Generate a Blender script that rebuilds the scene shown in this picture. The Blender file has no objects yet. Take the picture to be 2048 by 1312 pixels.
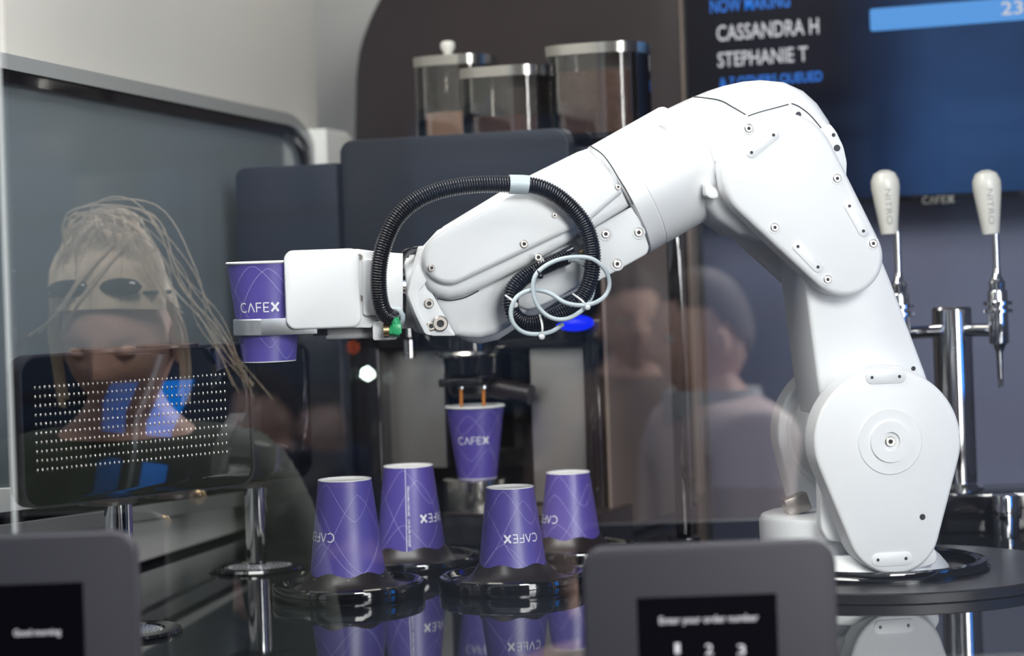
import bpy, bmesh, math, random
from mathutils import Vector, Matrix
random.seed(7)
sc = bpy.context.scene
COL = sc.collection
PI = math.pi
def R(d): return d*PI/180

# ------------------------------------------------------------------ camera, world, lights
CZ = 1.577            # camera height
TOP = 1.200           # counter height
F = 4600.0            # focal length in pixels of a 2048 wide frame
PHI = 0.035           # camera roll
cam = bpy.data.cameras.new('camera'); camo = bpy.data.objects.new('camera', cam); COL.objects.link(camo)
cam.sensor_width = 36; cam.lens = F*36/2048; cam.shift_y = -136/2048
cam.clip_start = 0.05
cp, sp = math.cos(PHI), math.sin(PHI)
camo.matrix_world = Matrix(((cp, sp, 0, 0), (0, 0, -1, 0), (-sp, cp, 0, CZ), (0, 0, 0, 1)))
cam.dof.use_dof = True; cam.dof.focus_distance = 2.53; cam.dof.aperture_fstop = 3.9
sc.camera = camo
sc.view_settings.view_transform = 'Standard'; sc.view_settings.look = 'None'
sc.view_settings.gamma = 1; sc.view_settings.use_curve_mapping = False
sc.view_settings.exposure = 0.0
sc.cycles.use_denoising = True
sc.cycles.max_bounces = 10; sc.cycles.transparent_max_bounces = 16
sc.cycles.caustics_reflective = False; sc.cycles.caustics_refractive = False

world = bpy.data.worlds.new('sky'); sc.world = world; world.use_nodes = True
nt = world.node_tree
bg = nt.nodes['Background']
tc = nt.nodes.new('ShaderNodeTexCoord'); sx = nt.nodes.new('ShaderNodeSeparateXYZ'); rp = nt.nodes.new('ShaderNodeValToRGB')
nt.links.new(tc.outputs['Generated'], sx.inputs[0]); nt.links.new(sx.outputs['Z'], rp.inputs[0]); nt.links.new(rp.outputs[0], bg.inputs[0])
rp.color_ramp.elements[0].position = 0.0; rp.color_ramp.elements[0].color = (.80, .85, .92, 1)
rp.color_ramp.elements[1].position = 0.7; rp.color_ramp.elements[1].color = (.62, .74, .95, 1)
bg.inputs[1].default_value = 1.25

def area(name, loc, target, size, power, color=(1, 1, 1), size_y=None):
    l = bpy.data.lights.new(name, 'AREA'); l.energy = power; l.color = color; l.size = size
    if size_y: l.shape = 'RECTANGLE'; l.size_y = size_y
    o = bpy.data.objects.new(name, l); COL.objects.link(o); o.location = loc
    o.rotation_euler = (Vector(target)-Vector(loc)).to_track_quat('-Z', 'Y').to_euler()
    return o
area('canopy_front_light', (1.15, -0.9, 2.95), (0.30, 2.7, 1.45), 1.0, 160, (1, .985, .965))  # added key light standing in for daylight from the street side
area('street_lightbox', (2.0, -0.9, 1.95), (0.20, 2.8, 1.45), 0.75, 100, (1, .975, .97), 2.0)  # added tall light for the upright highlights on cups, hoppers and taps
area('canopy_street_light', (-0.25, 1.75, 2.55), (-0.45, 1.0, 1.4), 0.5, 34, (1, .96, .92))  # added to light the woman's face so its mirror image shows
area('canopy_top_light', (-0.35, 2.15, 2.45), (-0.15, 2.6, 1.4), 0.6, 20, (1, .98, .95))
area('rear_bay_light', (-0.1, 3.35, 2.35), (-0.3, 3.6, 1.4), 0.35, 1.6, (1, .93, .84))

# ------------------------------------------------------------------ measuring: a photo pixel taken onto a real plane
def ray(px, py):
    dx, dy = px-1024, 520-py
    return Vector(((dx*cp+dy*sp)/F, 1.0, (-dx*sp+dy*cp)/F))
CAM = Vector((0, 0, CZ))
def W(px, py, D): return CAM+ray(px, py)*D
def G(px, py, z=TOP):
    r = ray(px, py); return CAM+r*((z-CZ)/r.z)
class Frame:
    """an upright plane frame: origin, yaw; x along the plane, y away from viewer"""
    def __init__(s, o, yaw):
        s.o = Vector(o); s.yaw = yaw; c, q = math.cos(yaw), math.sin(yaw)
        s.ux = Vector((c, q, 0)); s.uy = Vector((-q, c, 0)); s.M = Matrix.Translation(s.o) @ Matrix.Rotation(yaw, 4, 'Z')
    def at(s, px, py, yl=0):
        r = ray(px, py); t = (yl+(s.o-CAM).dot(s.uy))/r.dot(s.uy)
        p = CAM+r*t-s.o
        return Vector((p.dot(s.ux), p.dot(s.uy), p.z))
    def xz(s, px, py, yl=0):
        p = s.at(px, py, yl); return (p.x, p.z)

# ------------------------------------------------------------------ materials
def mat(name, col, rough=.5, metal=0, spec=.5, emit=None, es=1, coat=0, bump=0, bscale=200, var=0, vscale=20, ior=1.5):
    m = bpy.data.materials.new(name); m.use_nodes = True; n = m.node_tree.nodes; L = m.node_tree.links
    b = n['Principled BSDF']
    b.inputs['Base Color'].default_value = (*col, 1); b.inputs['Roughness'].default_value = rough
    b.inputs['Metallic'].default_value = metal; b.inputs['Specular IOR Level'].default_value = spec
    b.inputs['IOR'].default_value = ior
    b.inputs['Coat Weight'].default_value = coat; b.inputs['Coat Roughness'].default_value = .05
    if emit: b.inputs['Emission Color'].default_value = (*emit, 1); b.inputs['Emission Strength'].default_value = es
    if bump or var:
        t = n.new('ShaderNodeTexCoord'); z = n.new('ShaderNodeTexNoise'); z.inputs['Scale'].default_value = bscale
        L.new(t.outputs['Object'], z.inputs['Vector'])
        if bump:
            bp = n.new('ShaderNodeBump'); bp.inputs['Strength'].default_value = bump; bp.inputs['Distance'].default_value = .001
            L.new(z.outputs['Fac'], bp.inputs['Height']); L.new(bp.outputs[0], b.inputs['Normal'])
        if var:
            z2 = n.new('ShaderNodeTexNoise'); z2.inputs['Scale'].default_value = vscale; L.new(t.outputs['Object'], z2.inputs['Vector'])
            mx = n.new('ShaderNodeMix'); mx.data_type = 'RGBA'
            mx.inputs[6].default_value = (*[c*(1-var) for c in col], 1); mx.inputs[7].default_value = (*[min(1, c*(1+var)) for c in col], 1)
            L.new(z2.outputs['Fac'], mx.inputs[0]); L.new(mx.outputs[2], b.inputs['Base Color'])
    return m
def glass(name, tint, k=1.0, rough=0.0):
    m = bpy.data.materials.new(name); m.use_nodes = True; n = m.node_tree.nodes; L = m.node_tree.links
    n.remove(n['Principled BSDF']); o = n['Material Output']
    tr = n.new('ShaderNodeBsdfTransparent'); tr.inputs[0].default_value = (*tint, 1)
    gl = n.new('ShaderNodeBsdfGlossy'); gl.inputs['Roughness'].default_value = rough
    fr = n.new('ShaderNodeFresnel'); fr.inputs[0].default_value = 1.5
    mu = n.new('ShaderNodeMath'); mu.operation = 'MULTIPLY'; mu.inputs[1].default_value = k; mu.use_clamp = True
    mx = n.new('ShaderNodeMixShader')
    L.new(fr.outputs[0], mu.inputs[0]); L.new(mu.outputs[0], mx.inputs[0]); L.new(tr.outputs[0], mx.inputs[1]); L.new(gl.outputs[0], mx.inputs[2])
    L.new(mx.outputs[0], o.inputs[0]); return m
M = {}
M['white'] = mat('robot_white_paint', (.80, .805, .815), .38, bump=.03, bscale=900)
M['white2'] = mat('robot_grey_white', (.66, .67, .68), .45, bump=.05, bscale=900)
M['seam'] = mat('seam_shadow_gap', (.05, .055, .06), .7)
M['hole'] = mat('drilled_hole', (.02, .02, .025), .6)
M['alu'] = mat('brushed_aluminium', (.86, .87, .89), .36, 1, bump=.1, bscale=500)
M['chrome'] = mat('chrome', (.75, .75, .76), .06, 1)
M['steel'] = mat('stainless_panel', (.62, .59, .55), .36, .9, bump=.15, bscale=300, var=.25, vscale=7)
M['satin'] = mat('satin_steel', (.72, .68, .62), .2, 1)
M['screw'] = mat('screw_steel', (.48, .44, .40), .3, 1)
M['brass'] = mat('brass_fitting', (.55, .4, .22), .3, 1)
M['green'] = mat('green_plastic', (.03, .42, .16), .3, bump=.3, bscale=400)
M['conduit'] = mat('black_corrugated_plastic', (.006, .007, .012), .22, spec=.7)
M['rubber'] = mat('black_rubber', (.018, .013, .014), .33, bump=.1, bscale=300)
M['cable'] = mat('pale_grey_cable', (.50, .57, .60), .42)
M['tie'] = mat('white_nylon', (.75, .76, .76), .4)
M['gloss'] = mat('glossy_black', (.006, .006, .008), .06, spec=.8)
M['counter'] = mat('black_glass_counter', (.012, .014, .017), .035, spec=.7)
M['disc'] = mat('matt_black_disc', (.022, .020, .022), .28, spec=.6, bump=.2, bscale=1500)
M['tablet'] = mat('charcoal_metal', (.014, .0135, .018), .5, spec=.2, bump=.1, bscale=900)
M['sill'] = mat('black_sill', (.006, .006, .009), .6, spec=.15)
M['mirror'] = mat('polished_black_panel', (.10, .10, .105), .05, 1)
M['scr'] = mat('screen_glass', (.001, .001, .002), .25, spec=.08)
M['purple'] = mat('purple_paper', (.088, .062, .34), .40, spec=1.0, coat=.0, bump=.12, bscale=500, var=.10, vscale=40)
M['paper'] = mat('white_paper', (.86, .86, .84), .5)
M['print'] = mat('white_print', (.88, .88, .92), .5)
M['line'] = mat('lilac_print_line', (.38, .345, .70), .5)
M['dark'] = mat('dark_machine_panel', (.022, .026, .036), .30, spec=.25, var=.3, vscale=4)
M['darkglossy'] = mat('dark_glossy_panel', (.012, .012, .015), .12, spec=.7)
M['brown'] = mat('brown_back_panel', (.032, .025, .026), .35, spec=.15, var=.35, vscale=3)
M['sidebrown'] = mat('brown_side_panel', (.20, .158, .135), .4, spec=.3, var=.25, vscale=5)
M['wall'] = mat('warm_white_wall', (.50, .487, .455), .6, var=.08, vscale=3)
M['wallgrey'] = mat('grey_wall', (.66, .66, .64), .6, var=.08, vscale=3)
M['bluegrey'] = mat('blue_grey_wall', (.12, .13, .20), .6, var=.2, vscale=4)
M['frame'] = mat('window_frame_silver', (.36, .37, .37), .35, .3)
M['wframe'] = mat('white_frame', (.80, .80, .77), .4)
M['darkglass'] = mat('dark_window_glass', (.15, .178, .195), .10, spec=.9)
M['ivory'] = mat('ivory_handle', (.70, .68, .62), .3)
M['letter'] = mat('engraved_grey', (.33, .32, .30), .6)
M['coffee'] = mat('coffee_stream', (.62, .22, .04), .2)
M['bean'] = mat('roasted_beans', (.10, .042, .030), .45, bump=.9, bscale=160, var=.5, vscale=120)
M['powder'] = mat('tan_powder', (.62, .38, .27), .6, var=.1)
M['glass'] = glass('clear_acrylic', (.88, .87, .85), 1.6, .02)
M['pane'] = glass('kiosk_glass', (.93, .94, .94), 2.4, .0)
M['lid'] = mat('lid_steel', (.5, .48, .44), .2, 1)
M['wtext'] = mat('lit_white_text', (0, 0, 0), emit=(.75, .74, .80), es=1)
M['btext'] = mat('lit_blue_text', (0, 0, 0), emit=(.0, .22, .95), es=1)
M['bar'] = mat('lit_blue_bar', (0, 0, 0), emit=(.07, .36, .92), es=1)
M['bluelamp'] = mat('blue_indicator', (0, 0, .05), emit=(.0, .02, 1.0), es=1.2)

# ------------------------------------------------------------------ mesh builder
class MB:
    def __init__(s): s.v = []; s.f = []
    def add(s, vs, fs):
        k = len(s.v); s.v += [Vector(p) for p in vs]; s.f += [tuple(i+k for i in f) for f in fs]; return s
    def take(s, bm):
        bm.verts.index_update(); s.add([v.co.copy() for v in bm.verts], [[v.index for v in f.verts] for f in bm.faces]); bm.free(); return s
    def xform(s, m): s.v = [m @ p for p in s.v]; return s
    def prism(s, pts, y0, y1, bev=0, seg=3, back=False):
        """outline in x,z extruded from y0 (near) to y1 (far), near rim rounded"""
        bm = bmesh.new(); vs = [bm.verts.new((p[0], y0, p[1])) for p in pts]
        f = bm.faces.new(vs); f.normal_update()
        if f.normal.y > 0: f.normal_flip()
        ex = bmesh.ops.extrude_face_region(bm, geom=[f])
        nv = [g for g in ex['geom'] if isinstance(g, bmesh.types.BMVert)]
        for v in nv: v.co.y = y1
        bmesh.ops.recalc_face_normals(bm, faces=bm.faces)
        if bev:
            es = [e for e in bm.edges if all(abs(v.co.y-y0) < 1e-7 for v in e.verts)]
            if back: es += [e for e in bm.edges if all(abs(v.co.y-y1) < 1e-7 for v in e.verts)]
            bmesh.ops.bevel(bm, geom=es, offset=bev, segments=seg, profile=.5, affect='EDGES', clamp_overlap=True)
        return s.take(bm)
    def box(s, a, b, bev=0):
        bm = bmesh.new(); bmesh.ops.create_cube(bm, size=1)
        for v in bm.verts:
            v.co = Vector((a[i]+(b[i]-a[i])*(v.co[i]+.5) for i in range(3)))
        if bev: bmesh.ops.bevel(bm, geom=list(bm.edges), offset=bev, segments=2, profile=.5, affect='EDGES', clamp_overlap=True)
        return s.take(bm)
    def lathe(s, prof, o=(0, 0, 0), axis=(0, 0, 1), n=48, caps=True):
        q = Vector((0, 0, 1)).rotation_difference(Vector(axis).normalized()); o = Vector(o); vs = []; fs = []
        for r, z in prof:
            for i in range(n):
                a = 2*PI*i/n; vs.append(o+q @ Vector((r*math.cos(a), r*math.sin(a), z)))
        for j in range(len(prof)-1):
            for i in range(n):
                k = (i+1) % n; fs.append((j*n+i, j*n+k, (j+1)*n+k, (j+1)*n+i))
        if caps:
            fs.append(tuple(range(n-1, -1, -1))); fs.append(tuple(range((len(prof)-1)*n, len(prof)*n)))
        return s.add(vs, fs)
    def cyl(s, p0, p1, r, n=32, r1=None, bev=0):
        p0 = Vector(p0); p1 = Vector(p1); L = (p1-p0).length; r1 = r if r1 is None else r1
        pr = [(r, 0), (r1, L)] if not bev else [(r-bev, 0), (r-.3*bev, .3*bev), (r, bev), (r1, L-bev), (r1-.3*bev, L-.3*bev), (r1-bev, L)]
        return s.lathe(pr, p0, p1-p0, n)
    def tube(s, path, rad, n=10, closed=False):
        path = [Vector(p) for p in path]; m = len(path); rs = rad if isinstance(rad, list) else [rad]*m
        vs = []; fs = []; up = None
        for i, p in enumerate(path):
            a = path[(i-1) % m] if closed or i else path[0]; b = path[(i+1) % m] if closed or i < m-1 else path[-1]
            t = (b-a).normalized()
            if up is None: up = t.orthogonal().normalized()
            up = (up-t*up.dot(t)).normalized(); w = t.cross(up)
            for k in range(n):
                g = 2*PI*k/n; vs.append(p+(up*math.cos(g)+w*math.sin(g))*rs[i])
        for i in range(m if closed else m-1):
            j = (i+1) % m
            for k in range(n):
                l = (k+1) % n; fs.append((i*n+k, i*n+l, j*n+l, j*n+k))
        if not closed: fs.append(tuple(range(n-1, -1, -1))); fs.append(tuple(range((m-1)*n, m*n)))
        return s.add(vs, fs)
    def sphere(s, c, r, sc3=(1, 1, 1), n=20):
        pr = []; c = Vector(c); vs = []; fs = []; h = n//2
        for j in range(1, h):
            a = PI*j/h
            for i in range(n):
                b = 2*PI*i/n; vs.append(c+Vector((r*sc3[0]*math.sin(a)*math.cos(b), r*sc3[1]*math.sin(a)*math.sin(b), r*sc3[2]*math.cos(a))))
        vs.append(c+Vector((0, 0, r*sc3[2]))); vs.append(c-Vector((0, 0, r*sc3[2])))
        T = len(vs)-2; B = len(vs)-1
        for j in range(h-2):
            for i in range(n):
                k = (i+1) % n; fs.append((j*n+i, (j+1)*n+i, (j+1)*n+k, j*n+k))
        for i in range(n):
            k = (i+1) % n; fs.append((T, i, k)); fs.append((B, (h-2)*n+k, (h-2)*n+i))
        return s.add(vs, fs)
    def ribbon(s, pts, w, fn):
        """flat stroke along 2D points, mapped to 3D by fn(x, y)"""
        P = []
        for a, b in zip(pts[:-1], pts[1:]):
            k = max(1, int(math.hypot(b[0]-a[0], b[1]-a[1])/.0015))
            P += [(a[0]+(b[0]-a[0])*i/k, a[1]+(b[1]-a[1])*i/k) for i in range(k)]
        P.append(pts[-1]); vs = []
        for i, p in enumerate(P):
            a = P[max(0, i-1)]; b = P[min(len(P)-1, i+1)]; dx, dy = b[0]-a[0], b[1]-a[1]; l = math.hypot(dx, dy) or 1
            nx, ny = -dy/l*w/2, dx/l*w/2
            vs += [fn(p[0]+nx, p[1]+ny), fn(p[0]-nx, p[1]-ny)]
        return s.add(vs, [(2*i, 2*i+1, 2*i+3, 2*i+2) for i in range(len(P)-1)])
    def build(s, name, m, parent=None, world=None, origin=None, smooth=35, kind=None):
        """world: vertices are in world coordinates and parent is placed by this matrix"""
        if world is not None: s.xform(world.inverted())
        if origin is not None: s.xform(Matrix.Translation(-Vector(origin)))
        me = bpy.data.meshes.new(name); me.from_pydata([tuple(v) for v in s.v], [], s.f)
        me.materials.append(M[m] if isinstance(m, str) else m)
        bm = bmesh.new(); bm.from_mesh(me); bmesh.ops.recalc_face_normals(bm, faces=bm.faces); bm.to_mesh(me); bm.free()
        me.shade_smooth()
        if smooth is not None: me.set_sharp_from_angle(angle=R(smooth))
        o = bpy.data.objects.new(name, me); COL.objects.link(o)
        if parent: o.parent = parent
        if origin is not None: o.location = origin
        if kind: o['kind'] = kind
        return o
def tag(o, label, cat, group=None):
    o['label'] = label; o['category'] = cat
    if group: o['group'] = group
    return o
def empty(name, loc, yaw=0, label=None, cat=None, group=None, rot=None):
    o = bpy.data.objects.new(name, None); COL.objects.link(o); o.empty_display_size = .05
    o.location = loc; o.rotation_euler = rot or (0, 0, yaw)
    if label: tag(o, label, cat, group)
    return o
def setkind(o, k='structure'): o['kind'] = k; return o
def spline(pts, step=.004):
    """Catmull-Rom through points, resampled evenly"""
    pts = [Vector(p) for p in pts]; P = [pts[0]*2-pts[1]]+pts+[pts[-1]*2-pts[-2]]; d = []
    for i in range(1, len(P)-2):
        a, b, c, e = P[i-1:i+3]
        for k in range(24):
            t = k/24; d.append(.5*((2*b)+(c-a)*t+(2*a-5*b+4*c-e)*t*t+(3*b-a-3*c+e)*t**3))
    d.append(pts[-1]); out = [d[0]]; acc = 0
    for a, b in zip(d[:-1], d[1:]):
        L = (b-a).length; 
        while acc+L >= step and L > 0:
            t = (step-acc)/L; a = a+(b-a)*t; out.append(a); L = (b-a).length; acc = 0
        acc += L
    return out
def circ(cx, cy, r, a0=0, a1=360, n=40):
    return [(cx+r*math.cos(R(a0+(a1-a0)*i/n)), cy+r*math.sin(R(a0+(a1-a0)*i/n))) for i in range(n+(0 if a1-a0 == 360 else 1))]
def hull(pts):
    pts = sorted(set(pts)); 
    def half(ps):
        h = []
        for p in ps:
            while len(h) > 1 and (h[-1][0]-h[-2][0])*(p[1]-h[-2][1])-(h[-1][1]-h[-2][1])*(p[0]-h[-2][0]) <= 0: h.pop()
            h.append(p)
        return h
    a = half(pts); b = half(pts[::-1]); return a[:-1]+b[:-1]
def rrect(x0, z0, x1, z1, r, n=6):
    out = []
    rr = r if isinstance(r, (list, tuple)) else (r, r, r, r)    # br, tr, tl, bl
    for (cx, cz, a, q) in ((x1-rr[0], z0+rr[0], -90, rr[0]), (x1-rr[1], z1-rr[1], 0, rr[1]), (x0+rr[2], z1-rr[2], 90, rr[2]), (x0+rr[3], z0+rr[3], 180, rr[3])):
        out += [(cx+q*math.cos(R(a+90*i/n)), cz+q*math.sin(R(a+90*i/n))) for i in range(n+1)]
    return out
def round_poly(pts, r, n=5):
    """round the corners of a polygon"""
    out = []; m = len(pts)
    for i in range(m):
        p = Vector(pts[i]).to_2d() if len(pts[i]) > 2 else Vector(pts[i]); a = Vector(pts[i-1]); b = Vector(pts[(i+1) % m])
        da = (a-p); db = (b-p); q = min(r, da.length*.45, db.length*.45)
        A = p+da.normalized()*q; B = p+db.normalized()*q
        for k in range(n+1):
            t = k/n; out.append(tuple(A*(1-t)**2+p*2*t*(1-t)+B*t*t))
    return out
def text_mesh(s, bold=0):
    c = bpy.data.curves.new('t', 'FONT'); c.body = s; c.size = 1; c.offset = bold; c.resolution_u = 3
    o = bpy.data.objects.new('t', c); COL.objects.link(o); me = o.to_mesh()
    vs = [v.co.copy() for v in me.vertices]; fs = [tuple(p.vertices) for p in me.polygons]
    o.to_mesh_clear(); bpy.data.objects.remove(o); bpy.data.curves.remove(c)
    x0 = min(v.x for v in vs); x1 = max(v.x for v in vs)
    return [(v.x-x0, v.y) for v in vs], fs, x1-x0
CAPH = .73
def text_on(s, o, ux, uz, width=None, cap=.01, bold=0):
    """text mesh in a plane: o baseline start, ux/uz unit vectors"""
    vs, fs, w = text_mesh(s, bold); k = cap/CAPH; kx = (width/w) if width else k
    o = Vector(o)
    return MB().add([o+ux*(x*kx)+uz*(y*k) for x, y in vs], fs)

# ------------------------------------------------------------------ setting
def wbox(name, a, b, m, kind='structure', bev=0):
    o = MB().box(a, b, bev).build(name, m, origin=((a[0]+b[0])/2, (a[1]+b[1])/2, a[2]))
    if kind: o['kind'] = kind
    return o
M['paving'] = mat('grey_paving', (.075, .075, .08), .7, var=.2, vscale=3)
wbox('floor', (-9, -14, -.1), (9, 5.2, 0), 'paving')
wbox('wall_back', (-1.2, 4.35, 0), (1.9, 4.43, 2.85), 'wall')
wbox('wall_right', (1.35, 1.97, 0), (1.42, 4.35, 2.85), 'bluegrey')
wbox('ceiling', (-1.25, 2.02, 2.85), (1.95, 4.5, 2.92), 'wall')  # unseen roof added so sky light enters only from the front
# counter: black glass on a white body
cnt = empty('service_counter', (.2, 3.1, 0), 0, 'glossy black glass counter under the robot and cups, mirroring them', 'counter')
wm = Matrix.Translation((.2, 3.1, 0))
w0 = G(282, 1132); w1 = G(487, 1066); d = (w1-w0)
fx = lambda y: w0.x+d.x/d.y*(y-w0.y)
def slab_xy(y0, y1, z0, z1, xr, e_=0):
    P = [(fx(y0)+e_, y0), (xr, y0), (xr, y1), (fx(y1)+e_, y1)]
    return MB().add([(x, y, z0) for x, y in P]+[(x, y, z1) for x, y in P], [(3, 2, 1, 0), (4, 5, 6, 7)]+[(k, (k+1) % 4, 4+(k+1) % 4, 4+k) for k in range(4)])
slab_xy(1.96, 4.3, TOP-.03, TOP, 1.33).build('worktop', 'counter', cnt, wm)
slab_xy(1.98, 4.28, 0, TOP-.031, 1.32, .01).build('cabinet_body', 'wallgrey', cnt, wm)
# dust on the counter glass is part of its material
n = M['counter'].node_tree.nodes; L = M['counter'].node_tree.links
t = n.new('ShaderNodeTexCoord'); vo = n.new('ShaderNodeTexVoronoi'); vo.inputs['Scale'].default_value = 90
r_ = n.new('ShaderNodeValToRGB'); r_.color_ramp.elements[0].position = 0.0; r_.color_ramp.elements[0].color = (1, 1, 1, 1)
r_.color_ramp.elements[1].position = .07; r_.color_ramp.elements[1].color = (0, 0, 0, 1)
mx = n.new('ShaderNodeMix'); mx.data_type = 'RGBA'; mx.inputs[6].default_value = (.012, .014, .017, 1); mx.inputs[7].default_value = (.5, .5, .5, 1)
L.new(t.outputs['Object'], vo.inputs['Vector']); L.new(vo.outputs['Distance'], r_.inputs[0]); L.new(r_.outputs[0], mx.inputs[0])
L.new(mx.outputs[2], n['Principled BSDF'].inputs['Base Color'])

# left wall with its big dark window: runs back from the counter's left edge
w0 = G(282, 1132); w1 = G(487, 1066)
d = (w1-w0); yaw = math.atan2(d.y, d.x)
LW = Frame((w0.x, w0.y, TOP), yaw)          # local x runs to the back, local y to the left
def lwbox(name, x0, x1, y0, y1, z0, z1, m):
    o = MB().box((x0, y0, z0), (x1, y1, z1)).build(name, m); o.location = LW.o; o.rotation_euler = (0, 0, yaw); return o
xe = LW.at(672, 300).x
gT = [LW.xz(-500, 66), LW.xz(575, 268), LW.xz(604, 300), LW.xz(610, 330), LW.xz(612, 950), LW.xz(-500, 1092)]
gT = round_poly(gT, .02)
o = setkind(lwbox('wall_left', -1.0, xe, .03, .09, -TOP, 1.65, 'wall'))
zt = LW.xz(-500, 66)[1]
lw = setkind(MB().prism([LW.xz(-600, 1010), LW.xz(650, 940), (xe, 0.0), (-1.0, 0.0)], 0.0, .03, .002).build('trim_1', 'wallgrey')); lw.location = LW.o; lw.rotation_euler = (0, 0, yaw)
wn = empty('window_2', LW.o, yaw); setkind(wn)
g = MB().prism(gT, .006, .02).build('glass_pane', 'darkglass', wn)
# rounded gasket and silver frame swept round the glass outline
cx = sum(p[0] for p in gT)/len(gT); cz = sum(p[1] for p in gT)/len(gT)
def offset(poly, d):
    out = []; m = len(poly); ar = sum(poly[i-1][0]*poly[i][1]-poly[i][0]*poly[i-1][1] for i in range(m)); sg = 1 if ar > 0 else -1
    for i in range(m):
        a = Vector(poly[i-1]); b = Vector(poly[(i+1) % m]); t = (b-a).normalized(); out.append((poly[i][0]+t.y*d*sg, poly[i][1]-t.x*d*sg))
    return out
def ring_prism(inner, outer, y0, y1):
    m = len(inner); mb = MB(); vs = []
    for (p, q) in zip(inner, outer): vs += [(p[0], y0, p[1]), (q[0], y0, q[1]), (p[0], y1, p[1]), (q[0], y1, q[1])]
    fs = []
    for i in range(m):
        a = 4*i; b = 4*((i+1) % m); fs += [(a, b, b+1, a+1), (a+2, a+3, b+3, b+2), (a, a+2, b+2, b), (a+1, b+1, b+3, a+3)]
    return mb.add(vs, fs)
ring_prism(offset(gT, -.002), offset(gT, .012), -.004, .02).build('gasket', 'gloss', wn)
ring_prism(offset(gT, .012), offset(gT, .030), -.010, .03).build('window_frame', 'frame', wn)
# bright white end post of the window wall
a = LW.at(612, 300); 
post = MB().prism(rrect(a.x+.012, -.02, xe+.02, LW.xz(640, 262)[1], (.0, .05, .0, .0)), -.03, .03, .006).build('trim_2', 'wframe'); post.location = LW.o; post.rotation_euler = (0, 0, yaw); setkind(post)
# black strip where the left wall meets the counter
o = lwbox('baseboard_left', -1.0, xe, -.008, 0.0, 0.0, .007, 'gloss'); setkind(o)

# front glass pane between camera and robot, standing on a sill, with a joint at its left
GY = 1.95
sz0 = CZ+ray(1700, 1335).z*1.958-.002
pane = MB().box((W(8, 0, GY).x, GY-.0, sz0), (1.3, GY+.001, 2.75)).build('window_1', 'pane'); setkind(pane)
pane2 = MB().box((-1.3, GY-.0, sz0), (W(4, 0, GY).x-.004, GY+.001, 2.75)).build('window_3', 'pane'); setkind(pane2)
M['seal'] = mat('clear_silicone', (.55, .58, .56), .4)
n = M['seal'].node_tree; b = n.nodes['Principled BSDF']; b.inputs['Alpha'].default_value = .35
o = MB().box((W(0, 0, GY).x-.004, GY-.004, sz0), (W(16, 600, GY).x, GY+.006, 2.75)).build('trim_3', 'seal'); setkind(o)
sz = CZ+ray(1700, 1335).z*1.958
o = MB().box((-1.3, 1.90, sz-.06), (1.3, 1.958, sz), .002).build('trim_4', 'sill'); setkind(o)

# ------------------------------------------------------------------ back panel, screen, tap wall
BYAW = -R(25)
BF = Frame(W(712, 600, 3.86), BYAW)
def inframe(mb, name, m, parent, **k): return mb.build(name, m, parent, **k)
def bframe_obj(fr, name, label, cat, group=None, yl=0, z=TOP):
    e = empty(name, (fr.o.x, fr.o.y, fr.o.z), fr.yaw, label, cat, group); return e
bp = bframe_obj(BF, 'back_board', 'tall dark brown board with rounded corner behind the coffee bean hoppers', 'panel')
x1 = BF.xz(1362, 100)[0]; zb = TOP-BF.o.z; zt_ = BF.xz(712, -60)[1]
pts = [(x1, zb), (x1, zt_+.1), BF.xz(900, -130), BF.xz(780, -40), BF.xz(742, 28), BF.xz(718, 95), BF.xz(711, 150), BF.xz(708, 300), (0, zb)]
MB().prism(round_poly(pts, .05), 0, .02, .003).build('board', 'brown', bp)
MB().box((x1+.001, -.004, zb), (x1+.008, .02, zt_+.1)).build('edge_strip', 'sidebrown', bp)
# display screen
sg = bframe_obj(BF, 'order_display', 'large black display showing now making names and a blue bar, top right', 'screen')
xs0 = BF.xz(1372, 100)[0]; xs1 = BF.xz(2200, 100)[0]; zs0 = BF.xz(1700, 412)[1]; zs1 = zt_+.1
MB().box((xs0, -.012, zs0), (xs1, .03, zs1), .003).build('housing', 'gloss', sg)
# lit picture on the display: black to navy, the navy partly a painted reflection
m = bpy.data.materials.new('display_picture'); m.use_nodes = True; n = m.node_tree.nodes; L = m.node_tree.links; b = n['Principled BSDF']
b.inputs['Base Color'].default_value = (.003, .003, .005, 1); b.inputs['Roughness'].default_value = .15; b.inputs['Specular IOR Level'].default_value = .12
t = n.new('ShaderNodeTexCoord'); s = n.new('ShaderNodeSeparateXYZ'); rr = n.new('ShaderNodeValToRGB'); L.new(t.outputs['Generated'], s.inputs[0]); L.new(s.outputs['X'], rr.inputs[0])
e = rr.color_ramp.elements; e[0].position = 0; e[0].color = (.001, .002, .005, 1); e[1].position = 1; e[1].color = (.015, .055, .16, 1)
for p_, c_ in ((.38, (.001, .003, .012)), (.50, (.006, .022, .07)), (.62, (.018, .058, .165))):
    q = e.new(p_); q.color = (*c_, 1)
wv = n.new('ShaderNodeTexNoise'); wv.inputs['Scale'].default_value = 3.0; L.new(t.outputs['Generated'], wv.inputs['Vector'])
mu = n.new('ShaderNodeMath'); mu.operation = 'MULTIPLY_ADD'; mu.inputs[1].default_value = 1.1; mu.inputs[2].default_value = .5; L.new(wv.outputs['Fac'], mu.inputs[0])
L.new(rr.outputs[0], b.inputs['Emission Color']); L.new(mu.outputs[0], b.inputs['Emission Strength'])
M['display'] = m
MB().box((xs0+.006, -.0135, zs0+.012), (xs1-.006, -.012, zs1-.01)).build('display_picture', 'display', sg)
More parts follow.
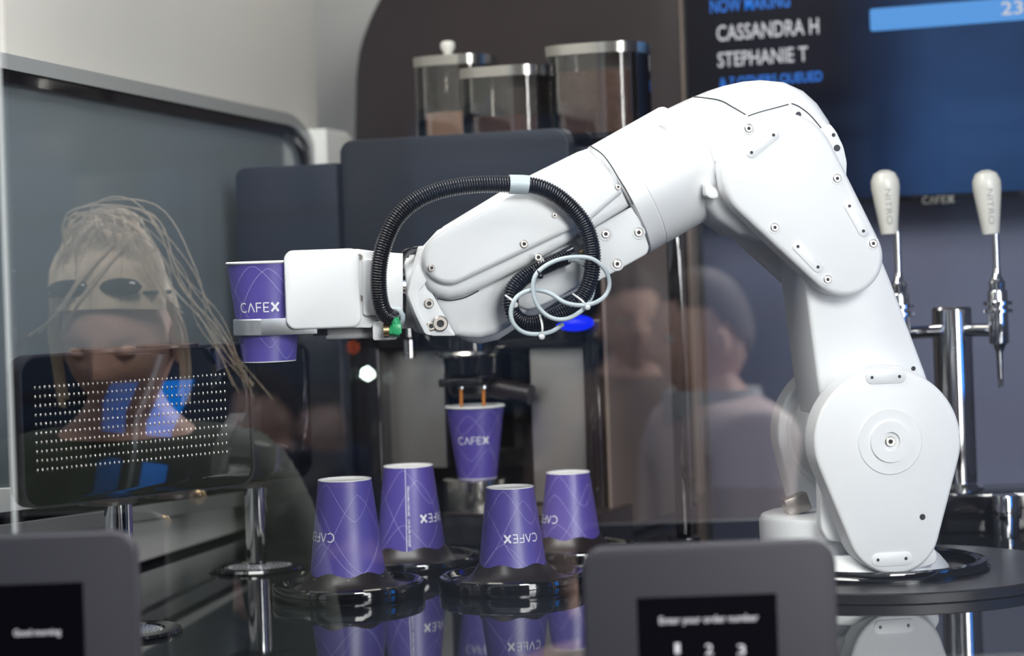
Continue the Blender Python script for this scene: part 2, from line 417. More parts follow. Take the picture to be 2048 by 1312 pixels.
def disp_text(s, pa, pb, cap, m, name='lettering', bold=.012):
    a = BF.at(*pa, -.0145); c = BF.at(*pb, -.0145); w = (c-a).length
    u = Vector((1, 0, 0)); D = (BF.M @ a).y
    text_on(s, a, u, Vector((0, 0, 1)), w, cap/F*D, bold).build(name, m, sg, smooth=None)
disp_text('NOW MAKING', (1421, 26), (1580, 19), 27, 'btext')
disp_text('CASSANDRA H', (1434, 82), (1638, 66), 32, 'wtext')
disp_text('STEPHANIE T', (1436, 134), (1616, 119), 30, 'wtext')
disp_text('& 7 OTHERS QUEUED', (1440, 175), (1645, 163), 20, 'btext')
q0 = BF.at(1741, 63, -.015); q1 = BF.at(2120, 30, -.015); q2 = BF.at(1741, 18, -.015)
MB().prism(rrect(q0.x, q0.z, q1.x, q2.z, .004), -.0155, -.0146).build('progress_bar', 'bar', sg)
a = BF.at(2003, 30, -.016); D = (BF.M @ a).y
text_on('23', a, Vector((1, 0, 0)), Vector((0, 0, 1)), .032, 27/F*D, .012).build('lettering', 'wtext', sg, smooth=None)
# wall under the display
o = MB().prism([(xs0-.02, zb), (xs1+.1, zb), (xs1+.1, zs0+.02), (xs0-.02, zs0+.02)], .10, .12).build('wall_back', 'bluegrey'); o.location = BF.o; o.rotation_euler = (0, 0, BYAW); o['kind'] = 'structure'
# black post between the two bays
pf = Frame(G(1368, 1080), 0); D = pf.o.y
pst = empty('bay_post', (pf.o.x, D, TOP), 0, 'slim black upright post right of the coffee machine side', 'post')
MB().box((-.0095, -.01, 0), (.0095, .01, pf.xz(1356, 470)[1]), .002).build('upright', 'gloss', pst)
MB().box((-.02, -.02, 0), (.02, .02, .004), .001).build('foot_plate', 'gloss', pst)

# ------------------------------------------------------------------ paper cups and dispensers
def logo_strokes(cap=.0105):
    k = cap/10.0; L = []
    def arc(cx, cy, r, a0, a1, n=14): return [((cx+r*math.cos(R(a0+(a1-a0)*i/n)))*k, (cy+r*math.sin(R(a0+(a1-a0)*i/n)))*k) for i in range(n+1)]
    L.append((arc(4.6, 5, 4.6, 52, 308), 1.15*k))
    L.append(([(9.6*k, .2*k), (13.2*k, 9.6*k), (16.8*k, .2*k)], 1.15*k))
    L.append(([(19.2*k, .2*k), (19.2*k, 9.5*k), (24.4*k, 9.5*k)], 1.15*k)); L.append(([(19.2*k, 5*k), (23.8*k, 5*k)], 1.15*k))
    L.append(([(32*k, .5*k), (26.8*k, .5*k), (26.8*k, 9.5*k), (32*k, 9.5*k)], 1.15*k)); L.append(([(26.8*k, 5*k), (31.6*k, 5*k)], 1.15*k))
    L.append(([(34.6*k, .6*k), (42.0*k, 9.6*k)], 2.3*k)); L.append(([(34.6*k, 9.6*k), (42.0*k, .6*k)], 2.3*k))
    return L, 42.6*k
def make_cup(rb, rt, h, label, loc, inverted, rz, logo_h, group='purple paper cups', seam=False, phase=0.0, scale=1.0):
    e = empty('paper_cup', loc, 0, label, 'cup', group, rot=(0, PI if inverted else 0, rz))
    n = 64; t = .0005
    rad = lambda z: rb+(rt-rb)*z/h
    MB().lathe([(rb-.0012, .0), (rb, 0), (rb, .0004), (rt, h-.001), (rt-.0008, h-.001), (rb-.0012, .006)], n=n, caps=False).build('wall', 'purple', e)
    MB().lathe([(rt-.0009, h-.0012), (rb-.0012, .0065)], n=n, caps=False).build('liner', 'paper', e)
    MB().lathe([(.0001, .0006), (rb-.0014, .0006), (rb-.0006, .0001), (rb+.0001, -.0004), (rb+.0003, .0006)], n=n, caps=False).build('base_disc', 'paper', e)
    ring = [(rt+.0016*math.cos(2*PI*i/12), h+.0002+.0016*math.sin(2*PI*i/12)) for i in range(13)]
    MB().lathe(ring, n=n, caps=False).build('rim', 'paper', e)
    def fn(off):
        def f(s, z):
            r = rad(z)+off; a = s/rad(logo_h); return Vector((r*math.sin(a), -r*math.cos(a), z))
        return f
    S, w = logo_strokes(.0105*scale); mb = MB()
    for p, wd in S: mb.ribbon([(x-w/2, y+logo_h-.005) for x, y in p], wd, fn(.00035))
    mb.build('logo', 'print', e, smooth=None)
    # fine contour lines wrapped round the cup: rounded zigzags
    mb = MB()
    C = 2*PI*rad(logo_h)
    def tri(u):
        v = 2*abs(2*(u-math.floor(u+.5)))-1; return math.sin(v*PI/2*.92)*.9+v*.25
    for (h0, A, k, ph) in ((.80, .15, 3, 0), (.22, .17, 3, .0), (.52, .33, 2, .35), (.60, .30, 2, .85)):
        P = []
        for i in range(241):
            s = C*i/240; z = h*(h0+A*tri(k*i/240+ph+phase))
            P.append((s, min(max(z, .002), h-.004)))
        mb.ribbon(P, .00050, fn(.0002))
    mb.build('pattern_lines', 'line', e, smooth=None)
    if seam:
        mb = MB(); sa = seam
        mb.ribbon([(sa, .001), (sa, h-.002)], .0007, fn(.0004))
        vs, fs, w = text_mesh('BEVERAGE MAY BE HOT   CERTIFIED COMPOSTABLE', .01)
        Lk = h*.66; f = fn(.0004)
        mb.add([f(sa-.0022-y*.0026, h*.14+(w-x)/w*Lk) if False else f(sa-.0045+y*.0036, h*.86-(x/w)*Lk) for x, y in vs], fs)
        mb.build('caution_print', 'line' if False else 'print', e, smooth=None)
    return e
def make_dispenser(c, r, label, cup_r, seed=0):
    e = empty('cup_dispenser', (c.x, c.y, TOP), 0, label, 'cup holder', 'round black cup dispensers set in the counter')
    k = r/.087
    MB().lathe([(r-.0005, 0), (r, .002), (r, .015), (r-.001, .0172), (r-.004, .0186), (r-.009, .0175), (r-.013, .0135), (r-.020, .011), (cup_r+.003, .011), (cup_r+.003, .001)], n=96).build('ring', 'gloss', e)
    n = 120; rows = 9; vs = []; fs = []
    for j in range(rows):
        t = j/(rows-1)
        for i in range(n):
            a = 2*PI*i/n; ri = r-.017; ro = cup_r-.0003
            rr = ri+(ro-ri)*(t**.8); wave = .0020*math.sin(6*a+seed)*t**2
            z = .0115+.0185*(t**2.1)+wave
            vs.append((rr*math.cos(a), rr*math.sin(a), z))
    for j in range(rows-1):
        for i in range(n):
            q = (i+1) % n; fs.append((j*n+i, j*n+q, (j+1)*n+q, (j+1)*n+i))
    MB().add(vs, fs).build('rubber_skirt', 'rubber', e, smooth=60)
    return e
def place_stack(px_tray, py_contact, px_cup, D, r, big, lab_d, lab_c, logo_deg, seam=False, phase=0, seed=0, top_py=957):
    c = W(px_tray, 1150, D); c.z = TOP
    h = .110 if big else .0985; rb = .0303 if big else .0272; rt = .0432 if big else .0400
    cc = W(px_cup, 1050, D); zt = W(px_cup, top_py, D).z
    make_dispenser(c, r, lab_d, rt-(rt-rb)*.045, seed)
    make_cup(rb, rt, h, lab_c, (c.x, c.y, zt), True, R(logo_deg), .062 if big else .056, seam=seam, phase=phase, scale=1.0 if big else .93)
place_stack(696, 1190, 695, 2.62, .087, True, 'round black cup dispenser at front left, under the cup with logo half turned left',
            'upside-down purple cup, front left one, logo half hidden round its left edge', -52, phase=.1, seed=1, top_py=958)
place_stack(824, 1140, 820, 2.83, .087, True, 'round black cup dispenser behind the front left one',
            'upside-down purple cup at rear left with white vertical seam line and small print', 56, seam=.0395, phase=.45, seed=2.2, top_py=931)
place_stack(1026, 1195, 1029, 2.64, .085, False, 'round black cup dispenser in front centre, left of the keypad tablet',
            'upside-down purple cup, front centre one, whole logo facing the viewer', 20, phase=.7, seed=.4, top_py=973)
place_stack(1143, 1140, 1140, 2.88, .085, False, 'round black cup dispenser partly hidden behind the keypad tablet',
            'upside-down purple cup at rear right, just above the keypad tablet corner', -62, phase=.3, seed=3, top_py=944)

# faint maker's mark low on the display frame
mb = MB(); a = BF.at(1846, 408, -.0125)
for P_, wd in logo_strokes(.011)[0]: mb.ribbon(P_, wd, lambda x, y: Vector((a.x+x, -.0125, a.z+y)))
mb.build('maker_mark', 'letter', sg, smooth=None)
# ------------------------------------------------------------------ robot arm
O = Vector((.390, 2.61, TOP))
RF = Frame(O, R(9))
rob = empty('industrial_robot', O, R(9), 'large white six-joint robot arm bolted to the black disc, reaching left with a cup', 'robot')
def rp_(pts, yl): return [RF.xz(p[0], p[1], yl) for p in pts]
def rprism(name, px, y0, y1, m='white', bev=.004, seg=3, parent=rob, ref=None, rnd=0, back=False, label=None):
    pts = rp_(px, y0 if ref is None else ref)
    if rnd: pts = round_poly(pts, rnd)
    o = MB().prism(pts, y0, y1, bev, seg, back).build(name, m, parent)
    if label: o['label'] = label
    return o
def disc_px(name, px, py, yl, r, depth, m, parent, bev=0):
    p = RF.at(px, py, yl); return MB().cyl((p.x, yl, p.z), (p.x, yl+depth, p.z), r, 28, bev=bev).build(name, m, parent)
_screw = [None]
def screw(px, py, yl, r=.0048, parent=rob):
    p = RF.at(px, py, yl)
    if _screw[0] is None:
        mb = MB().lathe([(1, 0), (1, .25), (.86, .38), (.48, .38), (.44, .12), (.0001, .12)], axis=(0, -1, 0), n=20, caps=False)
        o = mb.build('screw', 'screw', parent); _screw[0] = o; o.data.materials.append(M['hole'])
        for pl in o.data.polygons:
            if max(math.hypot(o.data.vertices[i].co.x, o.data.vertices[i].co.z) for i in pl.vertices) < .485: pl.material_index = 1
    else:
        o = _screw[0].copy(); COL.objects.link(o); o.parent = parent
    o.location = (p.x, yl-.0002, p.z); o.scale = (r, r, r); return o
def hole(px, py, yl, r=.0022, parent=rob):
    p = RF.at(px, py, yl)
    o = MB().lathe([(r, 0), (r*.95, .0003), (.0001, .0003)], (p.x, yl-.0001, p.z), (0, -1, 0), 18, False)
    o.build('screw_hole', 'hole', parent)
def slot_pad(pa, pb, yl, rpx, parent):
    a = RF.xz(*pa, yl); b = RF.xz(*pb, yl); r = rpx/1760
    h_ = hull(circ(a[0], a[1], r, n=20)+circ(b[0], b[1], r, n=20))
    MB().prism(h_, yl-.0012, yl+.002, .0008, 2).build('slot_pad', 'white', parent)
    for q in (pa, pb): hole(*q, yl-.0012, .0018, parent)
def seam_line(px, yl, name='seam', r=.0007, parent=rob):
    P = [Vector((RF.xz(*p, yl)[0], yl, RF.xz(*p, yl)[1])) for p in px]
    MB().tube(spline(P, .004), r, 6).build(name, 'seam', parent)

# disc and ring it stands on
c = Vector((.412, 2.625, TOP))
dk = empty('robot_platform', c, 0, 'wide low matt black disc carrying the white robot arm', 'platform')
MB().lathe([(.2055, 0), (.2065, .001), (.2065, .0105), (.2045, .012), (.0001, .012)], n=128, caps=False).build('lower_disc', 'disc', dk)
DT = .012
rr_ = .118
MB().lathe([(rr_+.007, DT), (rr_+.007, DT+.003), (rr_+.004, DT+.006), (rr_+.003, DT+.010), (rr_-.003, DT+.0115), (rr_-.009, DT+.009), (rr_-.009, DT)], (-.008, -.010, 0), n=96, caps=False).build('raised_ring', 'gloss', dk)
# base
base = MB().lathe([(.103, DT+.0), (.103, DT+.004), (.094, DT+.015), (.082, DT+.026), (.0001, DT+.028)], (-.010, .006, 0), n=72, caps=False).build('base_flange', 'white', rob)
MB().lathe([(.083, DT+.01), (.083, .070), (.080, .075), (.074, .077), (.0001, .078)], (-.030, .030, 0), n=64, caps=False).build('base_drum', 'white', rob)
p = RF.at(1592, 1008, .02); MB().box((p.x-.014, .01, p.z-.01), (p.x+.014, .03, p.z+.010), .001).xform(Matrix.Translation((p.x, .02, p.z)) @ Matrix.Rotation(R(-18), 4, 'Y') @ Matrix.Translation((-p.x, -.02, -p.z))).build('connector_block', 'screw', rob)
# shoulder
SC = (1783, 883)
def egg(dx=0, dy=0, g=0): return hull(circ(1776+dx, 883+dy, 147+g, n=72)+circ(1788+dx, 1057+dy, 92+g, n=48))
yF = -.103
cov = rprism('shoulder_cover', egg(), yF, -.066, bev=.004)
slot_pad((1744, 755), (1799, 753), yF, 13, cov); slot_pad((1756, 1120), (1812, 1117), yF, 13, cov)
hole(1845, 1034, yF, .0034, cov)
hp = RF.at(1780, 883, yF)
MB().lathe([(.0365, 0), (.0355, .0012), (.023, .0012), (.0225, .0035), (.0105, .0035), (.010, .0010), (.0001, .0010)], (hp.x, yF, hp.z), (0, -1, 0), 64, False).build('hub_cap', 'white', cov)
screw(1780, 883, yF-.0008, .0055, cov)
rprism('front_yoke', [(1640, 940), (1642, 1060), (1655, 1082), (1688, 1084), (1720, 1120), (1862, 1122), (1874, 1112), (1866, 1082), (1830, 960)], -.068, -.052, bev=.003, rnd=.008)
hole(1858, 1120-6, -.0685, .0026)
rprism('yoke_lug', [(1700, 1095), (1855, 1078), (1876, 1108), (1872, 1128), (1840, 1137), (1730, 1140)], -.085, -.06, bev=.003, rnd=.006)
# rear plate of the shoulder
def at_back(pts, dy): return pts
bc = RF.at(*SC, yF); 
xz = [(bc.x+.0808*math.cos(R(a)), bc.z+.0808*math.sin(R(a))) for a in range(0, 360, 6)]+[(bc.x-.056, .05), (bc.x+.05, .05), (bc.x-.056, .10)]
bk = MB().prism(hull([tuple(p) for p in xz]), .064, .098, .004).build('rear_shoulder_plate', 'white', rob)
MB().lathe([(.0715, 0), (.0715, .0015), (.070, .0022), (.0001, .0022)], (bc.x, .064, bc.z), (0, -1, 0), 64, False).build('rotor_disc', 'white', bk)
# upper arm
ua = rprism('upper_arm', [(1592, 440), (1604, 520), (1637, 772), (1655, 860), (1690, 950), (1760, 985), (1840, 960), (1872, 870), (1858, 762), (1782, 560), (1745, 470), (1680, 400)], -.055, .045, bev=.005, seg=3, rnd=.012, back=True)
MB().cyl((bc.x, -.066, bc.z), (bc.x, .064, bc.z), .066, 56).build('shoulder_axle', 'white', rob)
rprism('shoulder_pad', [(1655, 790), (1690, 748), (1748, 731), (1800, 731), (1812, 738), (1812, 800), (1700, 860)], -.069, -.05, bev=.004, rnd=.01)
hole(1827, 737, -.0555, .0026)
# elbow
yE = -.087
el = rprism('elbow_cover', hull(circ(1560, 340, 117, n=72)+circ(1690, 514, 78, n=56)), yE, -.054, bev=.006, seg=4)
for q in ((1497, 257), (1674, 357), (1549, 455), (1746, 487), (1655, 559)):
    p = RF.at(*q, yE); MB().lathe([(.0068, 0), (.0064, .0006), (.0052, .0006), (.005, -.001)], (p.x, yE, p.z), (0, -1, 0), 24, False).build('screw_seat', 'white', el); screw(q[0], q[1], yE, .0042, el)
slot_pad((1503, 305), (1547, 270), yE, 11, el); slot_pad((1596, 493), (1636, 534), yE, 11, el); slot_pad((1699, 412), (1727, 462), yE, 11, el)
ec = RF.at(1560, 340, yE); lc = RF.at(1690, 514, yE)
MB().prism(hull([tuple(q) for q in circ(ec.x, ec.z, .066, n=48)+circ(lc.x, lc.z, .043, n=40)]), .04, .060, .004, back=True).build('rear_elbow_cover', 'white', rob)
hs = rprism('elbow_housing', [(1310, 252), (1350, 214), (1394, 193), (1440, 174), (1480, 165), (1515, 162), (1560, 166), (1598, 183), (1626, 208), (1650, 244), (1668, 290), (1675, 340), (1660, 400), (1610, 455), (1540, 480), (1470, 470), (1425, 440), (1390, 400)], -.058, .045, bev=.016, seg=5, ref=-.03, back=True)
seam_line([(1385, 193), (1437, 200), (1465, 214), (1496, 232)], -.0585, parent=hs)
seam_line([(1496, 232), (1520, 224), (1550, 216), (1583, 207)], -.0585, parent=hs)
seam_line([(1583, 207), (1598, 213), (1620, 230), (1644, 258)], -.0585, parent=hs)
hole(1597, 229, -.0585, .0032, hs)
rprism('grip_recess', [(1425, 262), (1440, 244), (1462, 246), (1475, 268), (1440, 330), (1430, 325), (1418, 285)], -.062, -.055, bev=.002, rnd=.006, parent=hs)
lg = rprism('stop_lug', [(1636, 268), (1659, 246), (1672, 262), (1687, 293), (1694, 325), (1692, 360), (1640, 300)], -.066, .02, bev=.003, rnd=.004)
hole(1667, 270, -.0662, .0022, lg); hole(1674, 296, -.0662, .0038, lg)
rprism('link_rib', [(1478, 435), (1520, 445), (1560, 470), (1550, 482), (1512, 478), (1500, 470)], -.053, -.03, bev=.003, rnd=.006)
# big forearm cylinder
def axpt(px, py, yl=0): p = RF.at(px, py, yl); return p
A = axpt(1382, 318); B = axpt(1236, 401); ax = (B-A).normalized()
cylr = .0682
Lc = (B-A).length
MB().lathe([(cylr-.004, 0), (cylr-.001, .001), (cylr, .004), (cylr, Lc-.022), (cylr-.0008, Lc-.0215), (cylr-.0008, Lc-.0205), (cylr, Lc-.020), (cylr, Lc-.001), (cylr-.003, Lc+.001)], A, ax, 96).build('forearm_barrel', 'white', rob)
MB().cyl(A-ax*.05, A+ax*.005, cylr-.012, 64).build('roll_joint', 'white', rob)
rprism('latch', [(1409, 366), (1420, 366), (1436, 382), (1438, 396), (1424, 399), (1412, 392)], -.075, -.06, bev=.003, rnd=.004)
# forearm main body: under the lid
def off(v, a): return v
body = rprism('forearm_body', [(1236, 350), (1182, 296), (1060, 356), (905, 450), (858, 500), (848, 545), (868, 592), (912, 672), (935, 676), (962, 677), (990, 670), (1018, 655), (1060, 622), (1194, 560), (1296, 502), (1284, 440)], -.044, .035, bev=.008, seg=3, ref=-.044)
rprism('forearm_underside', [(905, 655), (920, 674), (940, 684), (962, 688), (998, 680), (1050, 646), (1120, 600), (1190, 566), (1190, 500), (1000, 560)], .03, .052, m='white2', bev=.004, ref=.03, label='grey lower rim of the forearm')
skirt = rprism('lid_skirt', [(1180, 296), (1060, 353), (994, 400), (881, 460), (852, 492), (843, 520), (846, 552), (858, 578), (876, 592), (898, 598), (930, 592), (982, 569), (1075, 522), (1180, 462), (1262, 412), (1238, 355)], -.060, -.03, bev=.009, seg=4)
lid = rprism('forearm_lid', hull(circ(900, 516, 53, n=40)+[(1168, 300), (1225, 350), (1246, 385), (1180, 442)])+[], -.070, -.05, bev=.006, seg=4)
seam_line([(1181, 292), (1204, 308), (1222, 331), (1238, 358), (1255, 385), (1266, 410)], -.0668)
seam_line([(1266, 410), (1276, 430), (1286, 455), (1295, 480), (1300, 497)], -.055)
gp = rprism('grey_side_plate', [(1188, 457), (1266, 412), (1278, 432), (1299, 494), (1295, 508), (1194, 564), (1183, 520)], -.060, -.04, m='white2', bev=.002, rnd=.004, label='light grey side plate with three screws')
for q in ((1211, 468), (1277, 465), (1234, 528)):
    p = RF.at(*q, -.060); MB().lathe([(.0078, 0), (.0074, .0006), (.0060, .0006), (.0058, -.001)], (p.x, -.060, p.z), (0, -1, 0), 24, False).build('screw_seat', 'white2', gp); screw(q[0], q[1], -.060, .0045, gp)
for q, r in (((863, 536), .0036), ((1048, 488), .0042), ((1109, 431), .0026), ((1236, 374), .003)): screw(q[0], q[1], -.0705, r, lid)
seam_line([(874, 597), (900, 601), (930, 595), (960, 580)], -.0445)
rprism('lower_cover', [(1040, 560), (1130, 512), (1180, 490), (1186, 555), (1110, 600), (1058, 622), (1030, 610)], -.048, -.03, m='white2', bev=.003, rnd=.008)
# wrist bracket
br = rprism('wrist_bracket', [(850, 560), (868, 592), (912, 672), (862, 672), (836, 622), (834, 578)], -.050, .045, bev=.003, rnd=.003)
rprism('bracket_flange', [(845, 494), (852, 490), (858, 520), (852, 566), (838, 580), (838, 618), (864, 672), (850, 668), (830, 627), (816, 590), (822, 560)], -.056, .045, bev=.003, rnd=.003, parent=br)
for q, r in (((858, 607), .0052), ((862, 652), .0052), ((880, 647), .0085)): screw(q[0], q[1], -.051, r, br)
# wrist roll flange
fa = axpt(846, 577); fb = axpt(806, 577)
zc = fa.z
MB().cyl((fa.x, 0, zc), (fb.x, 0, zc), .0343, 56, bev=.003).build('wrist_flange', 'white', rob)
screw(808, 581, -.034, .003)
fc = axpt(778, 577)
MB().cyl((fb.x+.001, 0, zc), (fc.x, 0, zc), .031, 56).build('tool_flange', 'chrome', rob)
MB().cyl((fc.x, 0, zc), (fc.x-.005, 0, zc), .033, 48).build('tool_plate', 'gloss', rob)
P = [RF.at(x, y, yl) for x, y, yl in ((842, 500, .0), (826, 502, -.012), (810, 507, -.028), (800, 530, -.040), (795, 570, -.046), (793, 612, -.043), (790, 636, -.036), (792, 652, -.03))]
MB().tube(spline(P, .004), .0042, 12).build('wrist_cable', 'conduit', rob)

# gripper
RM = RF.M
def rworld(name, mb, m, parent): return mb.build(name, m, parent, RM)
GF = Frame(W(645, 580, 2.465), math.atan2(-(645-1024)/F, 1))
GM = GF.M
def gx(pts, yl=0): return [GF.xz(p[0], p[1], yl) for p in pts]
def gworld(mb): return mb.xform(GM)
gr = rworld('gripper_body', gworld(MB().prism(rrect(*GF.xz(573, 660), *GF.xz(718, 497), .0105), 0, .075, .0025, 3)), 'white', rob)
rworld('gripper_edge', gworld(MB().prism(rrect(*GF.xz(572, 661), *GF.xz(719, 496), .0105), .004, .071, .001, 2)), 'alu', gr)
rworld('gripper_rear', gworld(MB().prism(gx([(690, 656), (742, 656), (755, 640), (780, 636), (806, 634), (806, 507), (752, 503), (716, 498), (690, 498)], .003), .003, .07, .002, 2)), 'white', gr)
rworld('adapter_plate', gworld(MB().prism(rrect(*GF.xz(727, 632, 0), *GF.xz(750, 518, 0), .003), -.002, .01, .0015, 2)), 'white2', gr)
for q in ((719, 514), (720, 596)):
    p = GF.at(*q, .003); s_ = MB().lathe([(.0034, 0), (.0034, .001), (.0016, .001), (.0014, .0), (.0001, .0)], (p.x, .003, p.z), (0, -1, 0), 16, False)
    rworld('screw', gworld(s_), 'screw', gr)
cupD = 2.505
cb = W(538.5, 722, cupD)
# C-shaped aluminium finger round the cup
cc = Vector((cb.x, cb.y, 0)); zlo = W(540, 669, cupD).z; zhi = W(540, 636, cupD).z
mb = MB(); n = 64; ri, ro = .0348, .0376
mb.lathe([(ri, zlo), (ro-.001, zlo), (ro, zlo+.001), (ro, zhi-.001), (ro-.001, zhi), (ri, zhi), (ri, zlo)], (cc.x, cc.y, 0), n=n, caps=False)
fg = rworld('finger_band', mb, 'alu', rob)
xr = W(634, 650, cupD-.036).x
rworld('finger_arm', MB().box((cc.x-.004, cc.y-.0376, zlo), (xr, cc.y-.034, zhi), .0008), 'alu', rob)
rworld('finger_arm', MB().box((cc.x, cc.y+.034, zlo), (xr, cc.y+.0376, zhi), .0008), 'alu', rob)
def gpt(px, py, D): return W(px, py, D)
a = gpt(628, 665, 2.49); b = gpt(656, 665, 2.49); rworld('slide_block', MB().box((a.x, a.y-.01, a.z-.0035), (b.x, a.y+.02, a.z+.004)), 'gloss', rob)
a = gpt(652, 668, 2.50); b = gpt(750, 664, 2.50); b.z = a.z; rworld('actuator_tube', MB().cyl(a, b, .0065, 28, bev=.0008), 'white2', rob)
rworld('valve_block', gworld(MB().prism(rrect(*GF.xz(746, 681), *GF.xz(793, 641), .0025), .002, .035, .001, 2)), 'white2', rob)
rworld('side_bar', gworld(MB().prism(rrect(*GF.xz(790, 658, .05), *GF.xz(824, 638, .05), .001), .05, .06, .001, 2)), 'white2', rob)
p = GF.at(772, 661, 0)
rworld('brass_nut', gworld(MB().cyl((p.x-.003, -.006, p.z), (p.x+.003, -.006, p.z), .0075, 16)), 'brass', rob)
mb = MB(); mb.cyl((p.x+.004, -.006, p.z+.001), (p.x+.015, -.007, p.z-.001), .0068, 6); mb.box((p.x+.006, -.013, p.z-.004), (p.x+.0165, -.001, p.z+.007), .0015)
mb.cyl((p.x+.0105, -.007, p.z+.004), (p.x+.0085, -.008, p.z+.014), .0055, 14)
rworld('green_connector', gworld(mb), 'green', rob)

# held cup
make_cup(.0292, .0420, .1072, 'upright purple paper cup with white rim held by the robot gripper', (cb.x, cb.y, cb.z), False, R(-9), .0590, phase=.55)

# corrugated conduit
c2 = lambda x, y: (720+x/3.452, 320+y/3.452)
yC = -.086
path = [(262, 1085, -.05), (215, 1088, -.06), (165, 1050, -.068), (140, 980, -.075), (128, 880, -.080), (130, 760, -.084), (150, 640, -.086), (190, 520, -.086), (248, 410, -.086), (330, 322, -.086), (440, 252, -.086), (570, 205, -.086), (720, 177, yC), (880, 166, yC), (1040, 168, yC), (1150, 172, yC), (1250, 192, yC), (1350, 240, yC), (1440, 312, yC), (1520, 400, yC), (1575, 500, yC), (1603, 610, yC), (1606, 720, yC), (1588, 830, yC), (1545, 930, -.084), (1480, 1000, -.082), (1390, 1055, -.080), (1290, 1100, -.078), (1190, 1125, -.076), (1110, 1108, -.074), (1055, 1050, -.073), (1040, 975, -.072), (1055, 900, -.071), (1110, 830, -.070), (1190, 775, -.068), (1290, 728, -.066), (1380, 690, -.064), (1430, 665, -.062)]
P = [RF.at(*c2(x, y), yl) for x, y, yl in path]
S = spline(P, .00046)
rad = [.0076+(0, .0010, .0016, .0017, .0016, .0010)[i % 6] for i in range(len(S))]
cd = MB().tube(S, rad, 14).build('corrugated_conduit', 'conduit', rob, smooth=62)
def clamp_at(frac, w, r, m, name):
    i = int(frac*len(S)); k = int(w/.00046/2); MB().tube(S[max(0, i-k):i+k], r, 24).build(name, m, rob)
i_ = min(range(len(S)), key=lambda i: (S[i]-RF.at(*c2(1098, 168), yC)).length)
clamp_at(i_/len(S), .022, .0104, 'cable', 'conduit_clip'); clamp_at(.008, .008, .0100, 'cable', 'conduit_collar')
# feed cable, connectors behind
P = [RF.at(*c2(x, y), -.058) for x, y in ((1290, 700), (1380, 655), (1440, 625), (1490, 600))]
MB().tube(spline(P, .004), .0042, 12).build('feed_cable', 'conduit', rob)
p = RF.at(*c2(1510, 585), -.058); q = RF.at(*c2(1590, 540), -.058)
MB().cyl(p, q, .0085, 8).build('hex_gland', 'screw', rob)
p = RF.at(*c2(1515, 650), -.056); q = RF.at(*c2(1560, 632), -.056)
MB().cyl(p, q, .005, 12).build('hex_gland', 'brass', rob)
# pale cable loops
lp = [(1440, 690, 0), (1510, 700, 0), (1570, 750, .008), (1610, 850, .010), (1600, 940, .006), (1560, 1010, -.006), (1500, 1062, -.012), (1420, 1098, -.014), (1335, 1095, -.014), (1262, 1050, -.014), (1212, 975, -.014), (1195, 885, -.014), (1210, 800, -.014), (1270, 738, -.012), (1360, 692, -.010), (1480, 670, -.012), (1600, 682, -.012), (1690, 755, -.010), (1722, 855, -.006), (1690, 940, -.006), (1610, 990, -.016), (1510, 1003, -.018), (1410, 982, -.018), (1320, 925, -.014), (1240, 900, -.010), (1150, 906, -.008), (1075, 955, -.012), (1042, 1045, -.012), (1060, 1130, -.012), (1125, 1188, -.010), (1220, 1203, -.008), (1320, 1185, -.004), (1400, 1135, .006)]
P = [RF.at(*c2(x, y), yC+dy) for x, y, dy in lp]
MB().tube(spline(P, .003), .0024, 12).build('grey_cable', 'cable', rob)
def tie(x0, y0, x1, y1, m, dy=-.014):
    a = RF.at(*c2(x0, y0), yC+.002); b = RF.at(*c2(x1, y1), yC+dy); mid = (a+b)/2+Vector((0, -.010, 0)); e_ = b+(b-a).normalized()*.004
    mb = MB().tube(spline([a, mid, b, e_], .002), .0012, 6); mb.sphere(b, .0035, (1, .8, 1), 10); mb.build('cable_tie', m, rob)
tie(1005, 935, 1070, 1000, 'tie', -.008); tie(1240, 1070, 1256, 1220, 'tie'); tie(1470, 925, 1570, 1015, 'tie', -.018); tie(1195, 745, 1245, 800, 'conduit')
pts = [c2(*q) for q in ((1205, 670), (1235, 648), (1262, 670), (1290, 730), (1262, 750), (1222, 705))]
rprism('cable_bracket', pts, -.072, -.066, m='tie', bev=.001, rnd=.004); screw(*c2(1230, 672), -.0722, .0042)

# ------------------------------------------------------------------ coffee machine
MO = G(1203, 1082)
MF = Frame((MO.x, MO.y, TOP), -R(24))
mc = empty('coffee_machine', MF.o, MF.yaw, 'wide black espresso machine with steel panels pouring into a purple cup', 'coffee machine')
def mrect(px0, py0, px1, py1, yl, r=0):
    """px0,py0 lower left; px1,py1 upper right in the photo"""
    a = MF.xz(px0, (py0+py1)/2, yl)[0]; b = MF.xz(px1, (py0+py1)/2, yl)[0]; xm = (px0+px1)/2
    z0 = MF.xz(xm, py0, yl)[1]; z1 = MF.xz(xm, py1, yl)[1]
    return rrect(a, z0, b, z1, r) if r else [(a, z0), (b, z0), (b, z1), (a, z1)]
def mp(name, px0, py0, px1, py1, y0, y1, m, bev=.003, r=0, parent=mc, label=None, z0=None):
    pts = mrect(px0, py0, px1, py1, y0, r)
    if z0 is not None:
        lo = min(p[1] for p in pts); pts = [(x, z0 if z < lo+1e-6 or (r and z < lo+r_lim(r)) else z) for x, z in pts]
    o = MB().prism(pts, y0, y1, bev).build(name, m, parent)
    if label: o['label'] = label
    return o
def r_lim(r): return 0
mp('rear_housing', 690, 1050, 1200, 655, .16, .30, 'gloss', z0=0.0)
mp('right_column', 1171, 1050, 1203, 655, .0, .30, 'gloss', .006, z0=0.0)
mp('top_deck', 700, 700, 1203, 642, .0, .30, 'gloss', .006)
mp('left_cabinet', 690, 1050, 762, 640, .0, .28, 'darkglossy', .006, z0=0.0)
